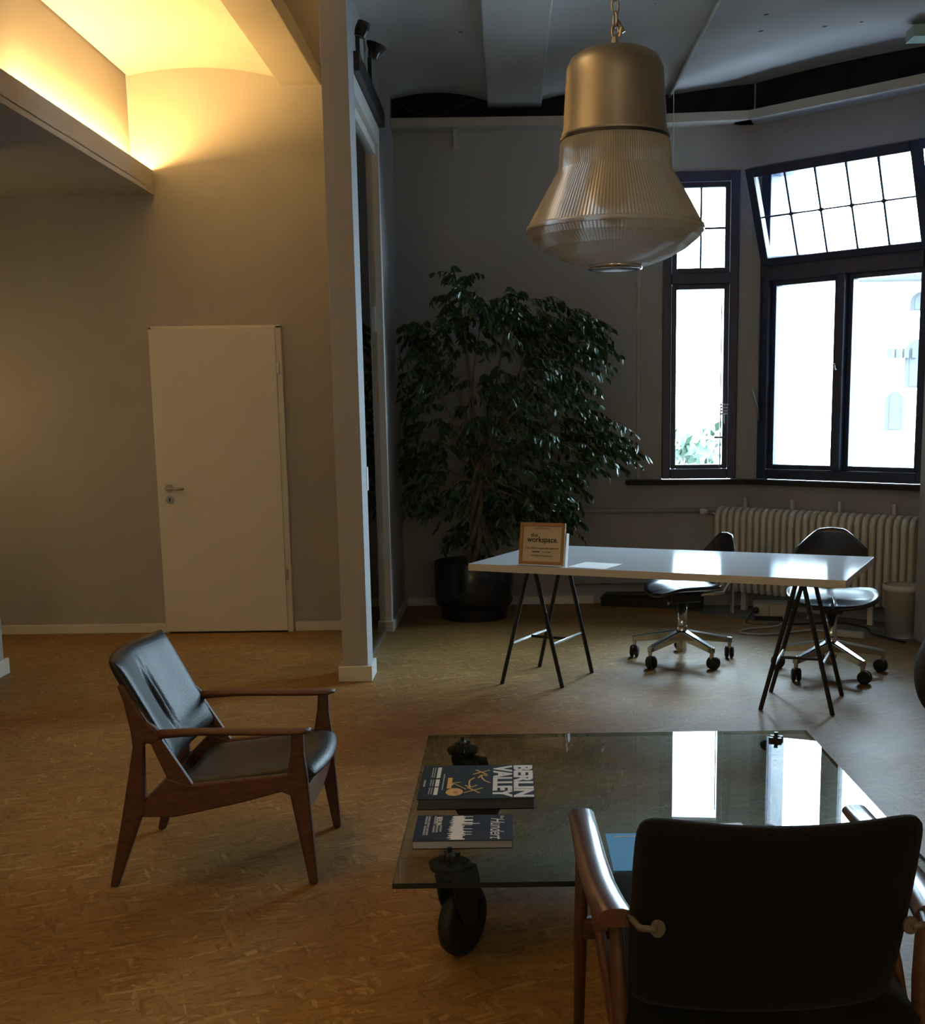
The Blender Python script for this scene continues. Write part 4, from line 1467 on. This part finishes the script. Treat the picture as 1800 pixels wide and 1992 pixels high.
BX0, BX1, BY0, BY1 = -0.286, 0.062, 3.385, 3.715
BT = 0.032
bk = thing('book', ((BX0 + BX1) / 2, (BY0 + BY1) / 2, GZ), 'thick black magazine with big white BERLIN VALLEY title on the glass table', 'magazine')
box('cover', (BX0, BY0 - 0.004, GZ + BT), (BX1, BY1, GZ + BT + 0.002), 'book_black', bk)
box('pages', (BX0 + 0.004, BY0, GZ + 0.002), (BX1 - 0.004, BY1, GZ + BT), 'pages_dark', bk)
box('back_cover', (BX0, BY0 - 0.004, GZ + 0.0005), (BX1, BY1, GZ + 0.002), 'book_black', bk)
bz = GZ + BT + 0.0021
# cover plane: local x along -Y (reading direction), local y along +X (up of the page)
cm = basis((BX0, BY1, bz), (0, -1, 0), (1, 0, 0), (0, 0, 1))
BWd, BHt = BY1 - BY0, BX1 - BX0
for i, (wd, y) in enumerate((('BERLIN', BHt - 0.032), ('VALLEY', BHt - 0.096))):
    o = text('lettering', wd, 0.076, 'book_white', bk, cm @ Matrix.Translation((BWd / 2, y, 0)), bold=0.0035, space=0.97, fit=(BWd - 0.012, 0.060))
pr = MB()
for cx, cy, r in ((0.075, 0.185, 0.026), (0.255, 0.165, 0.028)):
    stroke(pr, [(cx - r, cy - r * .7), (cx + r, cy + r * .7)], 0.006, cm)
    stroke(pr, [(cx - r * .8, cy + r), (cx + r * .8, cy - r)], 0.006, cm)
stroke(pr, [(0.13, 0.165), (0.16, 0.150), (0.20, 0.150), (0.225, 0.155)], 0.005, cm)
stroke(pr, [(0.205, 0.137), (0.228, 0.156), (0.205, 0.175)], 0.005, cm)
stroke(pr, [(0.185, 0.215), (0.165, 0.198), (0.135, 0.188), (0.105, 0.186)], 0.005, cm)
stroke(pr, [(0.135, 0.176), (0.103, 0.186), (0.112, 0.205)], 0.006, cm)
stroke(pr, [(0.245, 0.142), (0.20, 0.112), (0.185, 0.100)], 0.004, cm)
stroke(pr, [(0.175, 0.122), (0.183, 0.098), (0.205, 0.100)], 0.005, cm)
pr.build('printed_arrows', 'book_yellow', bk)
yl = MB()
flat(yl, [(0.27 + 0.036 * math.cos(a * math.pi / 12), 0.108 + 0.026 * math.sin(a * math.pi / 12)) for a in range(24)], cm)
flat(yl, [(0.13, 0.083), (0.235, 0.083), (0.235, 0.097), (0.13, 0.097)], cm)
yl.build('yellow_badge', 'book_yellow', bk)
rl = MB()
flat(rl, [(0.262, 0.105), (0.285, 0.105), (0.285, 0.118), (0.262, 0.118)], cm, 0.0003, 0.0005)
rl.build('badge_mark', 'book_red', bk)
wl = MB()
for x0, x1 in ((0.02, 0.13), (0.145, 0.215), (0.225, 0.295)):
    flat(wl, [(x0, 0.046), (x1, 0.046), (x1, 0.058), (x0, 0.058)], cm)
wl.build('white_label', 'book_white', bk)
gl_ = MB()
for y in (0.030, 0.037):
    for x0, x1 in ((0.02, 0.125), (0.145, 0.21), (0.225, 0.29)):
        flat(gl_, [(x0, y), (x1, y), (x1, y + 0.0035), (x0, y + 0.0035)], cm)
flat(gl_, [(0.09, 0.068), (0.25, 0.068), (0.25, 0.072), (0.09, 0.072)], cm)
flat(gl_, [(0.15, 0.010), (0.215, 0.010), (0.215, 0.016), (0.15, 0.016)], cm)
gl_.build('small_print', 'book_grey', bk)

CX0, CX1, CY0, CY1 = -0.274, -0.004, 3.066, 3.268
CT_ = 0.022
b2 = thing('book', ((CX0 + CX1) / 2, (CY0 + CY1) / 2, GZ), 'navy blue book with white splash and script title, nearest the glass table edge', 'book')
box('cover', (CX0, CY0 - 0.003, GZ + CT_), (CX1, CY1, GZ + CT_ + 0.0015), 'book_navy', b2)
box('pages', (CX0 + 0.002, CY0, GZ + 0.0015), (CX1 - 0.003, CY1 - 0.002, GZ + CT_), 'pages_light', b2)
box('back_cover', (CX0, CY0 - 0.003, GZ + 0.0004), (CX1, CY1, GZ + 0.0015), 'book_navy', b2)
cz = GZ + CT_ + 0.0016
cm2 = basis((CX0, CY1, cz), (0, -1, 0), (1, 0, 0), (0, 0, 1))
W2, H2 = CY1 - CY0, CX1 - CX0
text('lettering', 'Hundert', 0.056, 'book_white', b2, cm2 @ Matrix.Translation((W2 * 0.54, H2 - 0.045, 0)), shear=0.35, width=0.85)
text('lettering', 'the', 0.018, 'book_white', b2, cm2 @ Matrix.Translation((0.022, H2 - 0.030, 0)))
random.seed(8)
sp = MB()
n = 40
up_, lo = [], []
for i in range(n + 1):
    x = 0.008 + (W2 - 0.012) * i / n
    up_.append((x, 0.128 + random.choice([0, 0.004, 0.012, 0.03, 0.006, 0.05 if i % 9 == 4 else 0.008])))
    lo.append((x, 0.112 - 0.014 * abs(math.sin(i * 0.9)) - random.uniform(0, 0.01)))
for i in range(n):
    flat(sp, [lo[i], lo[i + 1], (lo[i + 1][0], up_[i][1]), (lo[i][0], up_[i][1])], cm2)
sp.build('skyline_splash', 'book_white', b2)
text('lettering', 'BERLIN', 0.022, 'book_white', b2, cm2 @ Matrix.Translation((0.048, 0.063, 0)), bold=0.0005)
sm2 = MB()
for k_, (x0, x1, y) in enumerate(((0.008, 0.075, 0.049), (0.085, 0.14, 0.058), (0.085, 0.14, 0.049), (0.085, 0.135, 0.068), (0.008, 0.05, 0.032), (0.055, 0.10, 0.032), (0.105, 0.16, 0.032), (0.008, 0.075, 0.024), (0.085, 0.16, 0.024))):
    flat(sm2, [(x0, y), (x1, y), (x1, y + 0.006), (x0, y + 0.006)], cm2)
sm2.build('small_print', 'book_grey', b2)

bc_ = thing('blue_booklet', (0.37, 3.0, GZ), 'bright blue thin booklet on the glass table behind the near armchair', 'booklet')
box('cover', (0.250, 2.885, GZ + 0.0005), (0.46, 3.155, GZ + 0.004), 'blue_card', bc_)
sb_ = MB()
for i in range(14):
    sb_.box((0.275 + i * 0.012, 3.128, GZ + 0.004), (0.284 + i * 0.012, 3.134, GZ + 0.0044))
sb_.build('small_print', 'cream', bc_)
lf = MB().prism([(0.52, 2.97), (0.50, 3.22), (0.64, 3.235), (0.665, 2.98)], lambda a, b, t: (a, b, t), GZ + 0.0005, GZ + 0.002).build('leaflet', 'book_grey')
tag(lf, 'grey leaflet on the glass table just above the near chair back', 'leaflet')

# ------------------------------------------------------------------ teak armchair with black leather (left)
YN, YF = 3.55, 4.065
ac = thing('armchair', (-0.93, (YN + YF) / 2, 0), 'teak armchair with black leather seat and back, left of the glass table', 'armchair')


def side_part(name, pts, y, th, mat='teak', bevel=0.009, dz=None):
    return MB().prism(pts, lambda a, b, t: (a, t, b), y - th / 2, y + th / 2).build(name, mat, ac, bevel=bevel, seg=3)


rear = [(-1.262, 0.0), (-1.236, 0.0), (-1.150, 0.222), (-1.132, 0.240), (-1.134, 0.28), (-1.128, 0.45), (-1.122, 0.462), (-1.105, 0.455), (-1.075, 0.470), (-1.082, 0.502), (-1.111, 0.528), (-1.151, 0.597), (-1.179, 0.648), (-1.199, 0.642), (-1.182, 0.588), (-1.166, 0.495), (-1.163, 0.45), (-1.184, 0.349), (-1.214, 0.209)]
armp = [(-1.095, 0.500), (-1.060, 0.502), (-0.985, 0.504), (-0.70, 0.499), (-0.626, 0.494), (-0.622, 0.488), (-0.640, 0.482), (-0.70, 0.480), (-0.96, 0.480), (-1.03, 0.474), (-1.07, 0.460), (-1.10, 0.46)]
front = [(-0.676, 0.490), (-0.681, 0.43), (-0.694, 0.355), (-0.696, 0.31), (-0.688, 0.285), (-0.640, 0.0), (-0.613, 0.0), (-0.632, 0.341), (-0.640, 0.42), (-0.640, 0.490)]
rail = [(-0.690, 0.357), (-0.99, 0.327), (-1.06, 0.350), (-1.136, 0.275), (-1.150, 0.225), (-1.049, 0.224), (-0.999, 0.233), (-0.835, 0.268), (-0.715, 0.300), (-0.680, 0.285)]
brace = [(-1.115, 0.470), (-1.105, 0.452), (-1.064, 0.350), (-1.045, 0.325), (-0.985, 0.318), (-0.988, 0.330), (-1.066, 0.460), (-1.075, 0.475)]
for yy in (YN, YF):
    side_part('rear_leg', rear, yy, 0.030)
    side_part('front_leg', front, yy, 0.032)
    side_part('seat_rail', rail, yy, 0.026, bevel=0.006)
    side_part('brace', brace, yy, 0.024, bevel=0.006)
    # flattened arm paddle, wider than the frame
    am = MB()
    rings = []
    for x, z, w_, h_ in ((-1.10, 0.484, 0.030, 0.030), (-1.03, 0.489, 0.034, 0.026), (-0.95, 0.492, 0.044, 0.022), (-0.80, 0.490, 0.054, 0.020), (-0.70, 0.489, 0.056, 0.020), (-0.64, 0.490, 0.052, 0.016), (-0.618, 0.493, 0.040, 0.010)):
        rings.append([(x, yy + w_ / 2 * math.copysign(abs(math.cos(a)) ** 0.8, math.cos(a)), z + h_ / 2 * math.sin(a)) for a in [2 * math.pi * k / 16 for k in range(16)]])
    am.sweep(rings).build('armrest', 'teak', ac, smooth=True)
# cross rails
cr_ = MB()
rings = []
for k in range(13):
    t = k / 12
    y = YN + 0.01 + (YF - YN - 0.02) * t
    zo = -0.045 * math.sin(math.pi * t) * 0.6
    rings.append([(-0.655 + 0.0, y, 0.235 + zo), (-0.640, y, 0.235 + zo), (-0.640, y, 0.305 + zo * 0.4), (-0.655, y, 0.305 + zo * 0.4)])
cr_.sweep(rings).build('front_rail', 'arm_teak', ac, bevel=0.004)
MB().box((-1.135, YN, 0.235), (-1.115, YF, 0.285)).build('rear_rail', 'teak', ac, bevel=0.004)


def cushion(fn, nu, nv, name, mat, parent, **kw):
    """closed pad: fn(u,v,side) side +1/-1"""
    mb_ = MB()
    n1 = (nu + 1) * (nv + 1)
    for s_ in (1, -1):
        for i_ in range(nu + 1):
            for j_ in range(nv + 1):
                mb_.v.append(Vector(fn(i_ / nu, j_ / nv, s_)))
    for s_ in range(2):
        for i_ in range(nu):
            for j_ in range(nv):
                a_ = s_ * n1 + i_ * (nv + 1) + j_
                mb_.f.append((a_, a_ + 1, a_ + nv + 2, a_ + nv + 1))
    per = [i_ * (nv + 1) for i_ in range(nu + 1)] + [nu * (nv + 1) + j_ for j_ in range(1, nv + 1)] + [i_ * (nv + 1) + nv for i_ in range(nu - 1, -1, -1)] + [j_ for j_ in range(nv - 1, 0, -1)]
    for k_ in range(len(per)):
        a_, b_ = per[k_], per[(k_ + 1) % len(per)]
        mb_.f.append((a_, b_, n1 + b_, n1 + a_))
    return mb_.build(name, mat, parent, smooth=True, **kw)


def puff(u, v, p=6):
    return (max(0, 1 - abs(2 * u - 1) ** p) * max(0, 1 - abs(2 * v - 1) ** p)) ** 0.5


def seat_fn(u, v, s_):
    # u back->front, v near->far
    x = -1.055 + u * (0.435 + 0.03 * (1 - (2 * v - 1) ** 2))
    y = (YN + 0.018) + v * (YF - YN - 0.036)
    zt = 0.300 + 0.052 * u
    if u > 0.88:
        zt -= 0.16 * (u - 0.88) ** 1.3
    dip = -0.022 * math.sin(math.pi * v) * math.sin(math.pi * min(1, u * 1.1))
    return (x, y, zt + dip + s_ * (0.004 + 0.022 * puff(u, v, 8)))


cushion(seat_fn, 24, 20, 'seat', 'leather', ac)


def back_fn(u, v, s_):
    # u bottom->top along the post, v near->far ; s=+1 front face
    L0, L1 = Vector((-1.045, 0, 0.385)), Vector((-1.215, 0, 0.715))
    p = L0.lerp(L1, u)
    nrm = Vector((0.889, 0, 0.458))
    e = 0.0 if 0.3 < u else 0.0
    y = (YN + 0.004 - 0.012 * u) + v * (YF - YN - 0.008 + 0.02 * u)
    bow = -0.045 * math.sin(math.pi * v)
    crease = -0.013 * math.exp(-((v - 0.40) / 0.03) ** 2) - 0.011 * math.exp(-((v - 0.50) / 0.025) ** 2) + 0.006 * math.exp(-((v - 0.45) / 0.02) ** 2)
    crease *= math.sin(math.pi * min(1, max(0, (u - 0.1) / 0.75)))
    th = 0.006 + 0.026 * puff(u, v, 7)
    q = p + nrm * (bow + (th + crease if s_ > 0 else -th * 0.6))
    crown = 0.02 * math.sin(math.pi * v) * u
    return (q.x - 0.4 * crown, y, q.z + crown)


cushion(back_fn, 20, 72, 'backrest', 'leather', ac)

# ------------------------------------------------------------------ dark armchair seen from behind (foreground)
fg = thing('armchair', (0.46, 2.25, 0), 'dark wool armchair with polished curved arms seen from behind in the foreground', 'armchair')
XC = 0.459


def mirror(x, s_):
    return XC + (x - XC) if s_ < 0 else XC - (x - XC)


for s_ in (-1, 1):
    rings = []
    st = [(0.150, 2.600, 0.553, 0.050, 0.016), (0.1515, 2.585, 0.556, 0.058, 0.022), (0.153, 2.45, 0.557, 0.060, 0.026), (0.155, 2.30, 0.556, 0.063, 0.030), (0.160, 2.17, 0.557, 0.066, 0.033), (0.168, 2.08, 0.560, 0.068, 0.035), (0.177, 2.01, 0.563, 0.070, 0.036), (0.179, 1.995, 0.563, 0.070, 0.036)]
    for (x, y, z, w_, h_) in st:
        ring = []
        for k in range(18):
            a = 2 * math.pi * k / 18
            ca, sa = math.cos(a), math.sin(a)
            hh = h_ * (0.95 if sa > 0 else 0.35)
            xx = x + w_ / 2 * math.copysign(abs(ca) ** 0.75, ca)
            tilt = 0.10 * (xx - x)
            ring.append((mirror(xx, s_), y, z + hh * math.copysign(abs(sa) ** 0.9, sa) * 0.75 - 0.008 + tilt * 0))
        rings.append(ring)
    ao = MB().sweep(rings).build('armrest', 'arm_teak', fg, smooth=True)
    ao.modifiers.new('es', 'EDGE_SPLIT').split_angle = math.radians(50)

    def rleg(name, path, rx_, ry_):
        rings_ = []
        for (x, y, z), a_, b_ in zip(path, rx_, ry_):
            rings_.append([(mirror(x + a_ * math.cos(2 * math.pi * k / 12), s_), y + b_ * math.sin(2 * math.pi * k / 12), z) for k in range(12)])
        return MB().sweep(rings_).build(name, 'teak', fg, smooth=True)
    rleg('front_leg', [(0.140, 2.545, 0.0), (0.146, 2.53, 0.30), (0.150, 2.52, 0.555)], (0.011, 0.015, 0.014), (0.013, 0.022, 0.026))
    rleg('rear_leg', [(0.185, 1.93, 0.0), (0.190, 2.00, 0.28), (0.186, 2.03, 0.42), (0.180, 2.04, 0.555)], (0.011, 0.016, 0.015, 0.013), (0.014, 0.022, 0.020, 0.018))
    rleg('brace', [(0.190, 2.06, 0.27), (0.175, 2.20, 0.38), (0.152, 2.46, 0.535)], (0.010, 0.010, 0.009), (0.025, 0.025, 0.025))
    MB().box((mirror(0.150, s_) - 0.009, 2.04, 0.515), (mirror(0.150, s_) + 0.009 + 0.012, 2.53, 0.545)).build('arm_rail', 'teak', fg, bevel=0.005)
    MB().box((mirror(0.185, s_) - 0.010, 1.99, 0.285), (mirror(0.185, s_) + 0.010, 2.55, 0.335)).build('seat_rail', 'teak', fg, bevel=0.005)
    # bracket holding the back
    bb = MB()
    bb.tube([(mirror(0.200, s_), 2.0, 0.566), (mirror(0.214, s_), 1.935, 0.570), (mirror(0.240, s_), 1.926, 0.572)], 0.0065, 8)
    bb.build('bracket_rod', 'dull_bracket', fg, smooth=True)
    pd = MB()
    mmx = basis((mirror(0.243, s_), 1.926, 0.572), (1, 0, 0), (0, 0, 1), (0, -1, 0))
    pd.lathe([(0.001, 0.0), (0.0135, 0.0), (0.0145, -0.003), (0.0135, -0.006), (0.001, -0.006)], (0, 0, 0), 18, m=mmx @ Matrix.Diagonal((0.95, 1.15, 1, 1)))
    pd.build('bracket_plate', 'dull_bracket', fg, smooth=False)
MB().box((0.19, 1.975, 0.315), (0.73, 2.005, 0.358)).build('rear_rail', 'teak', fg, bevel=0.008)
MB().box((0.15, 2.50, 0.285), (0.77, 2.53, 0.335)).build('front_rail', 'teak', fg, bevel=0.008)


def fg_seat(u, v, s_):
    x = XC + (u - 0.5) * 0.52
    y = 1.985 + v * 0.605
    return (x, y, 0.365 + 0.035 * v + s_ * (0.006 + 0.034 * puff(u, v, 8)) - 0.015 * math.sin(math.pi * u))


cushion(fg_seat, 18, 18, 'seat', 'fabric', fg)


def fg_back(u, v, s_):
    # u across, v bottom->top ; s=+1 towards camera
    wv = 0.235 + 0.011 * v + 0.004 * math.sin(math.pi * v)
    # rounded corners
    uu = 2 * u - 1
    vv = 2 * v - 1
    k = max(abs(uu), abs(vv))
    if k > 0:
        n_ = (abs(uu) ** 13 + abs(vv) ** 13) ** (1 / 13)
        uu, vv = uu * k / n_, vv * k / n_
    cxo = XC - 0.025 + 0.015 * (vv + 1) / 2 * 1.6
    x = cxo + uu * wv
    zb, zt_ = 0.385, 0.742
    z = (zb + zt_) / 2 + vv * (zt_ - zb) / 2
    z += 0.010 * uu * uu * (vv + 1) / 2 - 0.004
    lean_ = -0.055 * (vv + 1) / 2
    y = 2.02 + lean_ - 0.045 * (1 - uu * uu)
    th = 0.008 + 0.022 * puff(u, v, 10)
    return (x, y - s_ * th, z + 0.015)


cushion(fg_back, 30, 24, 'backrest', 'fabric', fg)

# ------------------------------------------------------------------ third chair cut by the right edge
tc_ = thing('tub_chair', (1.80, 3.99, 0), 'dark grey upholstered chair cut off by the right picture edge', 'chair')


def tub_back(u, v, s_):
    a = math.radians(150 + 150 * u)
    r = 0.30 + 0.02 * v
    th = 0.010 + 0.035 * puff(u, v, 5)
    rr = r + s_ * th
    z = 0.385 + 0.275 * v + 0.012 * math.sin(math.pi * u)
    b_ = 0.03 * math.sin(math.pi * min(1, v * 1.1))
    return (1.765 + (rr + b_) * math.cos(a), 3.98 + (rr + b_) * math.sin(a), z)


cushion(tub_back, 28, 16, 'backrest', 'grey_fabric', tc_)


def tub_seat(u, v, s_):
    uu, vv = 2 * u - 1, 2 * v - 1
    k = max(abs(uu), abs(vv))
    n_ = math.hypot(uu, vv)
    if n_ > 0:
        uu, vv = uu * k / n_, vv * k / n_
    return (1.80 + uu * 0.235, 3.99 + vv * 0.235, 0.40 + s_ * (0.01 + 0.03 * puff(u, v, 6)))


cushion(tub_seat, 16, 16, 'seat', 'grey_fabric', tc_)
for a, b_ in ((1, 1), (1, -1), (-1, 1), (-1, -1)):
    MB().tube([(1.82 + a * 0.19, 3.99 + b_ * 0.19, 0.0), (1.81 + a * 0.14, 3.99 + b_ * 0.14, 0.39)], [0.009, 0.013], 8).build('leg', 'black_steel', tc_)
MB().tube([(1.56, 3.93, 0.385), (1.49, 3.90, 0.45)], 0.012, 8).build('back_support', 'black_steel', tc_)
MB().tube([(1.79, 3.77, 0.385), (1.78, 3.70, 0.45)], 0.012, 8).build('back_support', 'black_steel', tc_)
